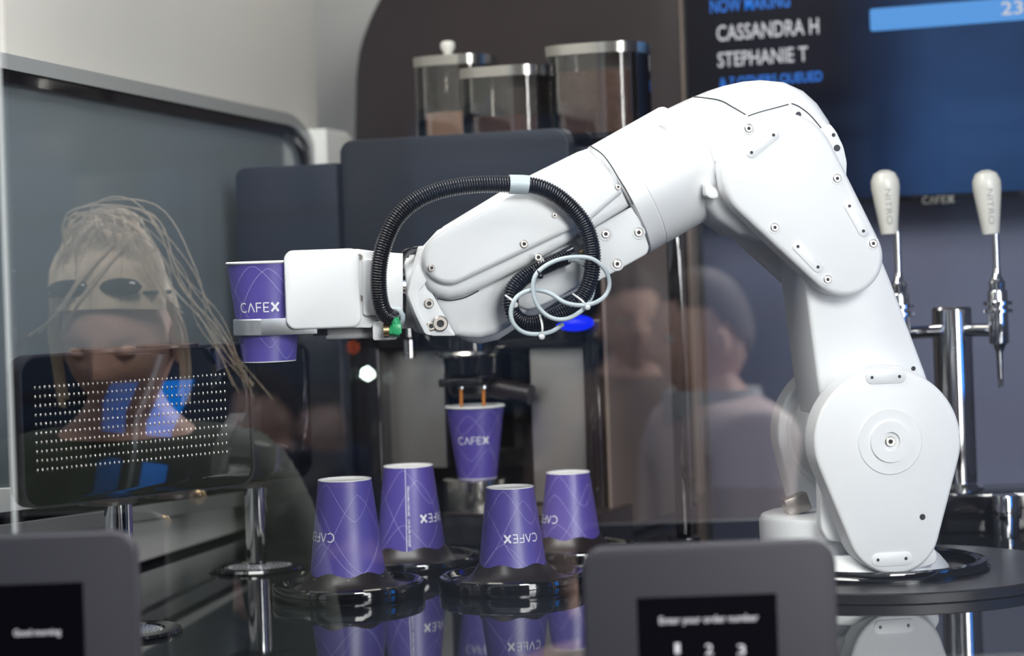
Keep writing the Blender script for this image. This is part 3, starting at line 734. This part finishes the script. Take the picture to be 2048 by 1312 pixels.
mp('steel_panel', 766, 935, 890, 702, .03, .04, 'steel', .001, label='brushed steel panel left of the group head')
mp('steel_panel', 1064, 1005, 1171, 692, .02, .03, 'steel', .001, label='brushed steel panel right of the group head')
pz = MF.xz(1230, 395)[1]
pt_ = empty('brown_partition', MF.M @ Vector((.012, 0, 0)), MF.yaw, 'brown partition board along the right side of the coffee machine', 'panel')
MB().box((0, .0, .012), (.006, .31, pz), .001).build('board', 'sidebrown', pt_)
MB().box((-.002, -.002, .0), (.009, .315, .012), .001).build('foot_rail', 'gloss', pt_)
mp('front_shroud', 684, 650, 1142, 268, -.035, -.012, 'dark', .003, .018, label='large dark rounded front shroud')
mp('upper_body', 700, 650, 1130, 292, -.012, .30, 'dark', .004)
mp('hopper_deck', 1100, 330, 1285, 292, .0, .30, 'dark', .004)
# left wing is its own cabinet
LWF = Frame(W(580, 700, 3.19), -R(24))
wing = empty('milk_cabinet', (LWF.o.x, LWF.o.y, TOP), LWF.yaw, 'dark cabinet with rounded top corner left of the espresso machine', 'cabinet')
dz = LWF.o.z-TOP
def lr(px, py, yl=0): a = LWF.xz(px, py, yl); return (a[0], a[1]+dz)
zz1 = lr(580, 331)[1]
MB().prism(rrect(lr(479, 600)[0], 0, lr(682, 600)[0]-.001, zz1, (0.001, .001, .016, .001)), 0, .02, .003).build('front_panel', 'dark', wing)
lo_ = lr(580, 668)[1]
MB().prism(rrect(lr(480, 600)[0], 0, lr(682, 600)[0]-.002, lo_, .001), -.004, .0, .001).build('lower_door', 'darkglossy', wing)
MB().prism(rrect(lr(486, 600)[0], 0, lr(676, 600)[0], zz1-.01, .004), .02, .10, .003).build('body', 'gloss', wing)
# group head
gh = MF.at(944, 706, -.01)
def mlathe(name, prof, px, py, yl, m, n=48):
    p = MF.at(px, py, yl); return MB().lathe(prof, (p.x, p.y, p.z), n=n).build(name, m, mc)
k = 1/1470.0
mlathe('group_ring', [(58*k, -7*k), (64*k, -5*k), (66*k, 0), (64*k, 5*k), (58*k, 7*k)], 938, 707, -.01, 'satin')
mlathe('group_head', [(40*k, -22*k), (56*k, -18*k), (58*k, 14*k)], 944, 728, -.01, 'gloss')
mlathe('group_neck', [(45*k, 0), (45*k, 60*k)], 940, 700, -.01, 'darkglossy')
mlathe('brew_chamber', [(40*k, -30*k), (52*k, -20*k), (54*k, 20*k)], 950, 765, .01, 'rubber')
a = MF.at(985, 775, .0); b = MF.at(1062, 790, .0)
MB().tube([a, b], .014, 16).build('portafilter_handle', 'rubber', mc)
a = MF.at(905, 772, -.01); b = MF.at(985, 772, -.01)
MB().box((a.x, -.055, a.z+.001), (b.x, -.02, a.z+.012), .002).build('spout_bar', 'darkglossy', mc)
for x in (922, 967):
    a = MF.at(x, 771, -.048); MB().cyl(a, a+Vector((0, 0, -.004)), .005, 16).build('spout', 'chrome', mc)
a = MF.at(820, 718, -.02); MB().lathe([(.003, 0), (.0085, .002), (.0085, .026), (.004, .030), (.004, .045)], a, n=24).build('water_nozzle', 'chrome', mc)
mp('drip_tray', 884, 1070, 1190, 1030, -.085, .05, 'darkglossy', .004, z0=0.0)
a = MF.at(952, 1030, -.035); top = MF.at(955, 956, -.035)
MB().lathe([(.042, 0), (.0425, .001), (.0425, top.z-a.z-.001), (.041, top.z-a.z)], a, n=56).build('cup_stand', 'satin', mc)
mp('tray_rim', 884, 1034, 1190, 1029, -.087, .05, 'rubber', .001)
p = MF.M @ MF.at(955, 956, -.035)
cupm = make_cup(.0262, .0388, .0955, 'upright purple paper cup filling under the espresso machine spouts', (p.x, p.y, p.z+.0006), False, R(-6), .052, phase=.2, scale=.95)
for i, x in enumerate((922, 967)):
    a = MF.at(x, 771, -.048); b = MF.at(x, 812, -.048); b.z -= .03
    MB().tube([a, b], .0022, 10).build('coffee_stream', 'coffee', mc)
a = MF.at(1150, 646, -.03); MB().sphere(a, .026, (1, .8, .42), 24).build('blue_lamp', 'bluelamp', mc)

# bean hoppers standing on the machine
def hopper(name, px0, px1, ytop, fill, m_fill, label, yl, knob=False, side=0):
    zb = MF.xz(900, 292, .02)[1]; a = MF.xz(px0, 200, yl)[0]; b = MF.xz(px1, 200, yl)[0]; zt = MF.xz((px0+px1)/2, ytop, yl)[1]
    w = b-a; d = .11; cx, cy = (a+b)/2, yl+d/2
    wp = MF.M @ Vector((cx, cy, zb)); e = empty(name, wp, MF.yaw, label, 'hopper', 'coffee hoppers on the machine')
    H = zt-zb; hw = w/2; hd = d/2
    def loop(g):
        return [((hw-g)*(1 if math.cos(a) > 0 else -1)*abs(math.cos(a))**.55, (hd-g)*(1 if math.sin(a) > 0 else -1)*abs(math.sin(a))**.62) for a in [2*PI*i/56 for i in range(56)]]
    def shell(g0, g1, z0, z1):
        mb = MB(); A = loop(g0); B = loop(g1); m = len(A)
        vs = [(x, y, z0) for x, y in A]+[(x, y, z1) for x, y in A]+[(x, y, z1) for x, y in B]+[(x, y, z0) for x, y in B]
        fs = []
        for i in range(m):
            j = (i+1) % m; fs += [(i, j, m+j, m+i), (m+i, m+j, 2*m+j, 2*m+i), (2*m+i, 2*m+j, 3*m+j, 3*m+i), (3*m+i, 3*m+j, j, i)]
        return mb.add(vs, fs)
    def slab(g, z0, z1):
        A = loop(g); m = len(A); return MB().add([(x, y, z0) for x, y in A]+[(x, y, z1) for x, y in A], [tuple(range(m))[::-1], tuple(range(m, 2*m))]+[(i, (i+1) % m, m+(i+1) % m, m+i) for i in range(m)])
    shell(0, .0025, .004, H-.012).build('jar_wall', 'glass', e)
    slab(-.001, -.001, .006).build('base', 'gloss', e)
    slab(-.002, H-.014, H).build('lid', 'lid', e)
    f = slab(.004, .007, .007+fill*(H-.03)); f.build('beans' if m_fill == 'bean' else 'powder', m_fill, e, kind='stuff')
    if knob: MB().lathe([(.006, 0), (.007, .006), (.011, .014), (.0105, .02), (.006, .023)], (-.03*0-.005, -.02, H), n=24).build('knob', 'ivory', e)
    return e
hopper('bean_hopper', 1078, 1262, 86, .86, 'bean', 'tallest clear hopper full of dark coffee beans, rightmost of three', .02)
hopper('bean_hopper', 905, 1070, 132, .40, 'bean', 'shorter clear hopper two fifths full of coffee beans, middle of three', .0)
hopper('powder_hopper', 815, 955, 110, .45, 'powder', 'clear canister of tan powder with a knobbed lid, leftmost of three', .12, knob=True)

# ------------------------------------------------------------------ beer-style taps
TD = 3.05
tb = W(1925, 1060, TD); tb.z = TOP
tap = empty('tap_tower', tb, 0, 'chrome T-shaped tap tower with two ivory lever handles behind the robot', 'tap')
wt = Matrix.Translation(tb)
def tw(name, mb, m, parent=tap): return mb.build(name, m, parent, wt)
zc = W(1910, 660, TD).z; zt = W(1905, 614, TD).z
tw('tower_pipe', MB().lathe([(.0265, TOP+.055), (.0265, zt-.003), (.024, zt)], (tb.x-.004, TD, 0), n=48), 'chrome')
tw('tower_collar', MB().lathe([(.034, TOP+.050), (.034, TOP+.056), (.0275, TOP+.062)], (tb.x-.004, TD, 0), n=48), 'chrome')
zbx = W(1960, 963, TD).z
tw('drip_base', MB().box((tb.x-.035, TD-.055, TOP), (tb.x+.16, TD+.06, TOP+.052), .004), 'gloss')
a = W(2010, 1000, TD-.10); tw('drain_post', MB().cyl((a.x, TD-.1, TOP), (a.x, TD-.1, TOP+.054), .017, 32, bev=.001), 'chrome')
for hx, hy, lean in ((1775, 405, 3), (1978, 398, 0)):
    x = W(hx+8 if hx < 1900 else hx-2, hy+150, TD).x; 
    y = TD-.055
    sub = tw('faucet', MB().cyl((x, y, zc-.018), (x, y, zc+.052), .013, 24, bev=.002), 'chrome')
    tw('cross_bar', MB().cyl((x, y, zc), (tb.x-.004, TD, zc), .0085, 20), 'chrome')
    for dz_ in (.022, .032): tw('knurled_ring', MB().lathe([(.015, 0), (.019, .001), (.019, .005), (.015, .006)], (x, y, zc+dz_), n=24), 'chrome', tap)
    tw('spout', MB().lathe([(.0035, -.075), (.0045, -.03), (.0095, -.018)], (x, y, zc), n=20), 'chrome', tap)
    tw('stem', MB().lathe([(.010, .052), (.011, .062), (.006, .070), (.0045, .082), (.0045, W(hx, 468, TD-.055).z-zc+.003)], (x, y, zc), n=20), 'chrome', tap)
    h0 = W(hx, 468, TD-.055).z; h1 = W(hx, 340, TD-.055).z; xh = W(hx, 405, TD-.055).x; H = h1-h0
    hd = tw('lever_handle', MB().lathe([(.0105, 0), (.0112, .003), (.0185, H*.72), (.0182, H*.84), (.014, H*.95), (.006, H), (.0001, H+.0006)], (xh+.001, y, h0), (-.05, 0, 1), 32, False), 'ivory', tap)
    hd['label'] = 'ivory lever handle lettered NITRO'
    vs, fs, w = text_mesh('NITRO', .0)
    Lt = .046
    z1_ = h0+H*.70
    def mapv(u, v):
        zz = z1_-(u/w)*Lt; r = .0112+(.0185-.0112)*((zz-h0)/(H*.72))+.0004; xx = -.004+v*.011
        xx2 = max(-r, min(r, xx)); return Vector((xh+.001+xx2-.05*(zz-h0), y-math.sqrt(max(r*r-xx2*xx2, 0)), zz))
    tw('lettering', MB().add([mapv(u, v) for u, v in vs], fs), 'letter', hd)

# ------------------------------------------------------------------ perforated pickup stands on the left
def stand(px_pole, py_contact, px_l, px_r, py_t, py_b, label, holes, grp='pickup stands'):
    p = G(px_pole, py_contact); fr = Frame((p.x, p.y, TOP), R(42))
    e = empty('pickup_stand', fr.o, fr.yaw, label, 'stand', grp)
    x0 = fr.xz(px_l, 850)[0]; x1 = fr.xz(px_r, 850)[0]; z1 = fr.xz(px_pole, py_t)[1]; z0 = fr.xz(px_pole, py_b)[1]
    MB().prism(rrect(x0, z0, x1, z1, .020, 8), -.012, .012, .002, 2, True).build('panel', 'mirror', e)
    ring_prism(rrect(x0+.0018, z0+.0018, x1-.0018, z1-.0018, .0185, 8), rrect(x0-.0006, z0-.0006, x1+.0006, z1+.0006, .0206, 8), -.0135, .0125).build('bezel', 'tablet', e)
    MB().cyl((0, .0, .001), (0, 0, z0+.002), .0145, 40).build('pole', 'chrome', e)
    MB().lathe([(.062, 0), (.063, .002), (.061, .005), (.045, .005), (.043, .003), (.0001, .003)], n=64, caps=False).build('foot_disc', 'gloss', e)
    MB().lathe([(.0425, .0033), (.0001, .0036)], n=48, caps=False).build('drain_grille', 'alu', e)
    mb = MB()
    for i in range(3, 9):
        rr = .005*i
        for j in range(int(6.28*rr/.0055)):
            a = j*2*PI/int(6.28*rr/.0055)+i; mb.cyl((rr*math.cos(a), rr*math.sin(a), .0034), (rr*math.cos(a), rr*math.sin(a), .0042), .0014, 6)
    mb.build('grille_studs', 'chrome', e, kind='stuff')
    for xx in (-.012, .068):
        if x0 < xx < x1-.02:
            MB().lathe([(.032, 0), (.033, .001), (.033, .004), (.031, .005)], (xx, 0, z1-.001), n=40).build('cap_disc', 'rubber', e)
            MB().lathe([(.030, 0), (.030, .004), (.026, .006)], (xx, -.001, z0-.004), n=40).build('cap_disc', 'rubber', e)
    if holes:
        mb = MB(); nx, nz = 42, 10
        hx0 = fr.xz(72, 850, -.012)[0]; hx1 = fr.xz(452, 850, -.012)[0]; hz1 = fr.xz(245, 764, -.012)[1]; hz0 = fr.xz(245, 925, -.012)[1]
        for i in range(nx):
            for j in range(nz):
                x = hx0+(hx1-hx0)*i/(nx-1); z = hz0+(hz1-hz0)*j/(nz-1)
                q_ = MB().lathe([(.0020, 0), (.0017, .0006), (.0001, .0009)], (0, 0, 0), (0, -1, 0), 8, False); mb.add([Vector((p_.x*.5+x, p_.y-.012, p_.z*1.0+z)) for p_ in q_.v], q_.f)
        mb.build('perforation_dots', 'satin', e, kind='stuff', smooth=60)
    return e
stand(245, 1268, 30, 492, 700, 996, 'near black perforated panel with round corners on a chrome pole', True)
stand(517, 1138, 452, 612, 690, 964, 'far plain black panel on a chrome pole behind the perforated one', False)

# ------------------------------------------------------------------ tablets in front of the glass
def tablet(px0, px1, py_top, D, scr, label, lines, rim=True):
    a = W(px0, py_top, D); b = W(px1, py_top, D); cx = (a.x+b.x)/2; z1 = (a.z+b.z)/2; z0 = TOP-.13
    e = empty('order_tablet', (cx, D, z0), 0, label, 'tablet', 'order tablets at the kiosk front'); wm = Matrix.Translation((cx, D, z0))
    hw = (b.x-a.x)/2; H = z1-z0
    s0 = W(scr[0], scr[1], D); s1 = W(scr[2], scr[1], D)
    MB().prism(rrect(-hw, 0, hw, H, .018, 8), 0, .022, .002).build('housing', 'tablet', e)
    zs = s0.z-z0; MB().box((s0.x-cx, -.0003, .02), (s1.x-cx, .001, zs)).build('screen', 'scr', e)
    MB().prism(rrect(-.05, -.06, .05, .06, .01), .022, .045, .002).xform(Matrix.Translation((0, 0, .08))).build('mount', 'tablet', e)
    for s, pa, pb, cap in lines:
        p = W(*pa, D); q = W(*pb, D)
        text_on(s, (p.x-cx, -.0007, p.z-z0), Vector((1, 0, 0)), Vector((0, 0, 1)), q.x-p.x, cap/F*D, .008).build('lettering', 'wtext', e, smooth=None)
    return e
tablet(-233, 268, 1073, 1.86, (-60, 1172, 166), 'charcoal tablet at the lower left corner showing Good morning', [('Good morning', (28, 1272), (122, 1276), 13)])
t2 = tablet(1164, 1671, 1090, 1.86, (1273, 1196, 1553), 'charcoal keypad tablet asking for an order number, in front of the robot base',
       [('Enter your order number', (1319, 1248), (1517, 1252), 15), ('1', (1350, 1307), (1360, 1307), 22), ('2', (1411, 1309), (1426, 1309), 22), ('3', (1475, 1310), (1491, 1310), 22)])

# ------------------------------------------------------------------ street side: people and things seen only as reflections in the glass
SK = mat('skin', (.58, .36, .28), .5, var=.06, vscale=30)
def head_mesh():
    """life-size head, face towards +y, centre at eye level"""
    mb = MB(); n = 48; h = 32; vs = []
    def g(x, z, cx, cz, sx, sz): return math.exp(-((x-cx)/sx)**2-((z-cz)/sz)**2)
    mb.sphere((0, 0, 0), 1, n=n)
    mb = MB().sphere((0, 0, 0), 1, n=56)
    out = []
    for v in mb.v:
        x, y, z = v
        t = max(0, -z); w = .076*(1-.30*t**1.5); X = x*w; Y = y*(.095 if y > 0 else .100)*(1-.12*t); Z = z*(.125 if z > 0 else .118)
        if y > 0:
            Y += .024*g(X, Z, 0, -.032, .011, .018)+.012*g(X, Z, 0, -.012, .009, .022)      # nose
            Y -= .010*g(X, Z, .032, 0, .017, .011)+.010*g(X, Z, -.032, 0, .017, .011)         # sockets
            Y += .006*g(X, Z, .03, .022, .022, .007)+.006*g(X, Z, -.03, .022, .022, .007)     # brows
            Y += .007*g(X, Z, 0, -.066, .020, .0055)+.006*g(X, Z, 0, -.078, .017, .005)       # lips
            Y -= .003*g(X, Z, 0, -.072, .022, .0018)
            Y += .010*g(X, Z, 0, -.106, .020, .014)
            Y += .004*g(X, Z, .042, -.03, .02, .02)+.004*g(X, Z, -.042, -.03, .02, .02)
        out.append(Vector((X, Y, Z)))
    mb.v = out; return mb
def skinmesh(name, joints, edges, m, parent, root=0):
    me = bpy.data.meshes.new(name); me.from_pydata([j[0] for j in joints], edges, []); me.materials.append(m)
    o = bpy.data.objects.new(name, me); COL.objects.link(o); o.parent = parent
    md = o.modifiers.new('Skin', 'SKIN'); md.use_smooth_shade = True
    for i, j in enumerate(joints):
        s = me.skin_vertices[0].data[i]; r = j[1]; s.radius = (r, r) if not isinstance(r, tuple) else r; s.use_root = (i == root)
    sb = o.modifiers.new('Sub', 'SUBSURF'); sb.levels = 1; sb.render_levels = 2
    return o
def person(loc, yaw, eye, label, jacket, trousers, hair, pitch=0, longhair=False, glasses=False, collar=None, raise_hand=False, hs=1.0, eyes=True, turn=0):
    """loc on the ground; yaw 0 faces +y; eye = eye height"""
    e = empty('person', loc, yaw, label, 'person', 'people on the pavement side of the glass')
    s = eye/1.60
    V = lambda x, y, z: (x*s, y*s, z*s)
    hz = eye
    HM = Matrix.Translation((0, .05 if pitch else .02, hz)) @ Matrix.Rotation(turn, 4, 'Z') @ Matrix.Rotation(pitch, 4, 'X') @ Matrix.Scale(hs, 4)
    hd = head_mesh().xform(HM).build('head', SK, e, smooth=180)
    for sx_ in (-1, 1):
        MB().sphere((sx_*.078, -.006, -.012), .03, (.32, .62, 1.0), 14).xform(HM).build('ear', SK, hd)
        if not eyes: MB().sphere((sx_*.031, .076, 0), .0130, (1.25, 1, .8), 14).xform(HM).build('eyelid', SK, hd); continue
        MB().sphere((sx_*.031, .0745, 0), .0125, (1, 1, .6), 14).xform(HM).build('eye', M['wallgrey'], hd)
        MB().sphere((sx_*.031, .0862, -.001), .0055, (1, .6, 1), 10).xform(HM).build('iris', M['hole'], hd)
    # one body, neck to feet, with hands
    J = [(V(0, 0, .93), .13), (V(0, 0, 1.10), .125), (V(0, .0, 1.30), (.15, .105)), (V(0, -.01, 1.42), .07), (V(0, .0, 1.50), .052), (V(0, .01, 1.55), .050)]
    E = [(0, 1), (1, 2), (2, 3), (3, 4), (4, 5)]
    for q in (-1, 1):
        k = len(J)
        hand = V(q*.19, .22, .92) if not raise_hand else V(q*.10, .40, 1.25)
        J += [(V(q*.17, -.01, 1.38), .058), (V(q*.24, .02, 1.12), .045), (V(q*.22, .12, 1.0), .034), (hand, .026)]
        E += [(3, k), (k, k+1), (k+1, k+2), (k+2, k+3)]
        k = len(J); J += [(V(q*.09, 0, .86), .10), (V(q*.10, .02, .48), .062), (V(q*.10, -.01, .09), .042), (V(q*.11, .14, .03), .036)]
        E += [(0, k), (k, k+1), (k+1, k+2), (k+2, k+3)]
        hv = Vector(hand)
        hm = skinmesh('hand', [((hv.x, hv.y, hv.z), .022), ((hv.x-q*.0, hv.y+.05, hv.z), (.034, .014))]+
            [((hv.x+(i-1.5)*.019, hv.y+.085, hv.z-.002*abs(i-1.5)), .009) for i in range(4)]+[((hv.x+(i-1.5)*.021, hv.y+.085+(.050, .060, .056, .042)[i], hv.z-.018), .0075) for i in range(4)]+
            [((hv.x-q*.038, hv.y+.035, hv.z-.008), .010), ((hv.x-q*.052, hv.y+.070, hv.z-.014), .0085)],
            [(0, 1)]+[(1, 2+i) for i in range(4)]+[(2+i, 6+i) for i in range(4)]+[(0, 10), (10, 11)], SK, e)
    skinmesh('body', J, E, SK, e)
    # clothes: slightly larger shells on the same joints
    T = [(Vector(V(0, 0, .90)), .145), (Vector(V(0, 0, 1.10)), .142), (Vector(V(0, 0, 1.30)), (.172, .125)), (Vector(V(0, -.01, 1.41)), (.125, .10)), (Vector(V(0, .0, 1.465)), .072)]
    E2 = [(0, 1), (1, 2), (2, 3), (3, 4)]
    for q in (-1, 1):
        k = len(T); hand = V(q*.19, .20, .92) if not raise_hand else V(q*.11, .37, 1.23)
        T += [(V(q*.18, -.01, 1.385), .088), (V(q*.245, .02, 1.12), .060), (V(q*.225, .12, 1.0), .046), (hand, .038)]; E2 += [(3, k), (k, k+1), (k+1, k+2), (k+2, k+3)]
    jk = skinmesh('jacket', [(tuple(a), b) for a, b in T], E2, jacket, e)
    T = [(V(0, 0, .94), .137)]; E2 = []
    for q in (-1, 1):
        k = len(T); T += [(V(q*.09, 0, .85), .108), (V(q*.10, .02, .48), .078), (V(q*.10, -.01, .12), .062)]; E2 += [(0, k), (k, k+1), (k+1, k+2)]
    skinmesh('trousers', T, E2, trousers, e)
    for q in (-1, 1):
        x, y, z = V(q*.11, .06, 0); MB().sphere((x, y, .045), .05, (.95, 2.6, .9), 16).build('shoe', M['rubber'], e)
    if collar:
        MB().lathe([(.072, 0), (.088, .03), (.098, .085), (.093, .115), (.085, .11), (.084, .03)], (0, .0, hz-.215), n=40, caps=False).build('collar', collar, e)
    # hair
    mb = head_mesh(); keep = MB()
    mb.v = [Vector((p.x*1.07, p.y*1.05-.004, p.z*1.06+.002)) for p in mb.v]
    def vis(p): return p.z > .052-(.9*max(0, -p.y+.02)) and not (p.y > .07 and p.z < .062)
    fs = [f for f in mb.f if all(vis(mb.v[i]) for i in f)]
    keep.v = mb.v; keep.f = fs; hr = keep.xform(HM).build('hair', hair, hd, smooth=180)
    if longhair:
        rnd = random.Random(3); mb = MB()
        for i in range(150):     # combed back from the hairline to the bun
            a = rnd.uniform(-1.5, 1.5); x0 = .080*math.sin(a); y0 = .02+.055*math.cos(a); z0 = .052+.02*math.cos(a)
            P = [(x0, y0+.012, z0-.01), (x0*.98, y0*.75, .105+.015*math.cos(a)), (x0*.55, .0, .142+rnd.uniform(-.004, .012)), (-.02+x0*.2, -.03, .15)]
            mb.tube(spline(P, .02), .0024, 5)
        for i in range(14):      # wisps blown out to the right, each its own way
            d_ = rnd.uniform(.1, 1); u = lambda k=.012: rnd.uniform(-k, k)
            P = [(-.04+u(.03), .05+u(), .11+u(.01)), (-.01+u(.02), .05+u(), .16+.03*d_+u(.01)), (.05+.03*d_+u(.015), .05+u(), .165+.02*d_+u(.015)), (.085+.04*d_+u(.015), .05+u(), .10+u(.02)), (.09+.07*d_+u(.015), .04, .03-.02*d_+u(.02))]
            if d_ > .45: P.append((.12+.09*d_+u(.02), .04, -.05-.03*d_+u(.02)))
            mb.tube(spline(P, .015), rnd.uniform(.0006, .0013), 5)
        for i in range(46):      # messy bun
            a = rnd.uniform(0, 2*PI); t_ = rnd.uniform(.6, 1.1); c0 = Vector((-.01, -.01, .135)); q1 = Vector((math.cos(a), math.sin(a)*.7, 0)); q2 = Vector((rnd.uniform(-.6, .6), rnd.uniform(-.5, .5), 1)).normalized()
            P = [c0+q1*(.060*t_*math.cos(b))+q2*(.042*t_*math.sin(b)) for b in [k*.5 for k in range(9)]]
            mb.tube(spline(P, .012), .0022, 5)
        for i in range(3):      # fringe crossing the forehead
            u = rnd.uniform(-.012, .012)
            P = [(.03+u, .04, .14), (-.005+u, .08, .105), (-.045+u, .085, .055), (-.085+u*2, .06, .02)]
            mb.tube(spline(P, .015), .0016, 5)
        for i in range(30):
            q = rnd.choice((-1, 1)); u = rnd.uniform(0, .015)
            P = [(q*.06, .03, .09), (q*(.080+u), .015, .03), (q*(.084+u), .01, -.04), (q*(.078+u), .02, -.09-u)]
            mb.tube(spline(P, .015), .0018, 5)
        mb.xform(HM).build('hair_strands', hair, hd, kind='stuff')
        MB().sphere((-.01, -.012, .130), .042, (1.2, 1, .8), 20).xform(HM).build('bun', hair, hd)
    if glasses:
        mb = MB()
        for q in (-1, 1): mb.sphere((q*.036, .074, .088), .030, (1.0, .35, .42), 20)
        mb.tube([(-.078, .0, .06), (-.075, .06, .075), (.075, .06, .075), (.078, .0, .06)], .003, 8)
        mb.xform(HM).build('sunglasses', M['gloss'], hd)
    return e
def mirror_at(px, py, A):
    """place whose mirror image in the front glass stands at apparent distance A"""
    p = W(px, py, A); return Vector((p.x, 2*GY-p.y, p.z))
H1 = mat('blonde_hair', (.66, .54, .40), .5, var=.3, vscale=60)
H2 = mat('dark_brown_hair', (.03, .02, .016), .6)
camo_m = mat('camouflage_cloth', (.035, .045, .03), .8, var=.8, vscale=14)
p = mirror_at(235, 672, 3.0)
person((p.x-.0, p.y-.05, 0), R(-4), p.z, 'blonde woman with sunglasses on her head, in camouflage jacket, peering at the glass', camo_m, mat('blue_denim', (.05, .08, .16), .8), H1, pitch=-R(14), longhair=True, glasses=True, hs=.95, eyes=False, turn=R(14))
wo = bpy.data.objects['person']
for bx_, bz_ in ((.10, -.205), (.055, -.235)):
    MB().sphere((bx_, .155, p.z+bz_), .011, (1, .4, 1), 14).build('button', M['brass'], wo)
p = mirror_at(1420, 672, 4.4)
person((p.x, p.y, 0), R(70), p.z, 'dark-haired man in a grey funnel-neck jacket looking sideways', mat('pale_jacket', (.50, .40, .38), .7), M['dark'], H2, collar=mat('grey_collar', (.40, .41, .41), .8))
p = mirror_at(1262, 640, 5.3)
person((p.x-.0, p.y, 0), R(-6), p.z, 'short-haired man in a brown coat facing the glass', mat('brown_coat', (.16, .11, .09), .8), M['dark'], H2)
p = mirror_at(540, 830, 6.5)
person((p.x, p.y, 0), R(50), p.z, 'person in a dark coat with a light blue scarf walking past', mat('dark_coat', (.03, .03, .045), .8), M['dark'], H2, collar=mat('blue_scarf', (.16, .26, .62), .7))
p = mirror_at(640, 850, 8.0)
person((p.x, p.y, 0), R(-20), p.z, 'person in a navy coat standing farthest from the glass', mat('navy_coat', (.02, .03, .07), .8), M['dark'], H2)
# shop fronts across the street
fc = empty('shop_building', (0, -12.5, 0), 0, 'dark brick building across the street', 'building')
M['brick'] = mat('dark_brick', (.055, .042, .038), .8, var=.4, vscale=3)
M['fglass'] = mat('shop_glass', (.05, .075, .12), .2)
MB().box((-9, -.4, 0), (9, 0, 5.5)).build('facade_wall', 'brick', fc)
for i in range(-4, 5):
    w_ = MB().box((i*1.9-.7, 0, .5), (i*1.9+.7, .05, 2.6)).build('shop_window', 'fglass', fc)
    for k_ in range(5): MB().box((i*1.9-.7, .05, .7+k_*.42), (i*1.9+.7, .08, .74+k_*.42)).build('shutter_rail', 'brick', w_)
# lamps of passing traffic
for px, py, A, col_, es, lab in ((735, 748, 9, (.75, 1, .85), 260, 'small green-white signal lamp across the pavement'), (706, 694, 9, (1, .12, .01), 6, 'small orange signal lamp across the pavement'), (778, 756, 9, (.5, .6, .6), 4, 'small pale grey signal lamp across the pavement')):
    p = mirror_at(px, py, A); e = empty('signal_lamp', (p.x, p.y, 0), 0, lab, 'lamp', 'signal lamps across the pavement')
    MB().sphere((0, 0, p.z), .010, n=12).build('bulb', mat('lamp_glow', (0, 0, 0), emit=col_, es=es), e)
    MB().cyl((0, -.02, 0), (0, -.02, p.z+.03), .012, 12).build('post', 'gloss', e)
# unseen blue glow added on the right end wall, to be mirrored in the black panel on the left
M['bluesign'] = mat('lit_blue_sign', (.0, .02, .08), .3, emit=(.0, .22, .85), es=6)
bn = empty('blue_sign', (1.349, 2.13, 1.30), 0, 'lit blue sign on the right end wall, mirrored in the perforated panel', 'sign')
MB().box((-.012, -.10, 0), (0, .10, .42), .003).build('frame', 'gloss', bn)
MB().box((-.014, -.094, .006), (-.012, .094, .414)).build('lit_face', 'bluesign', bn)
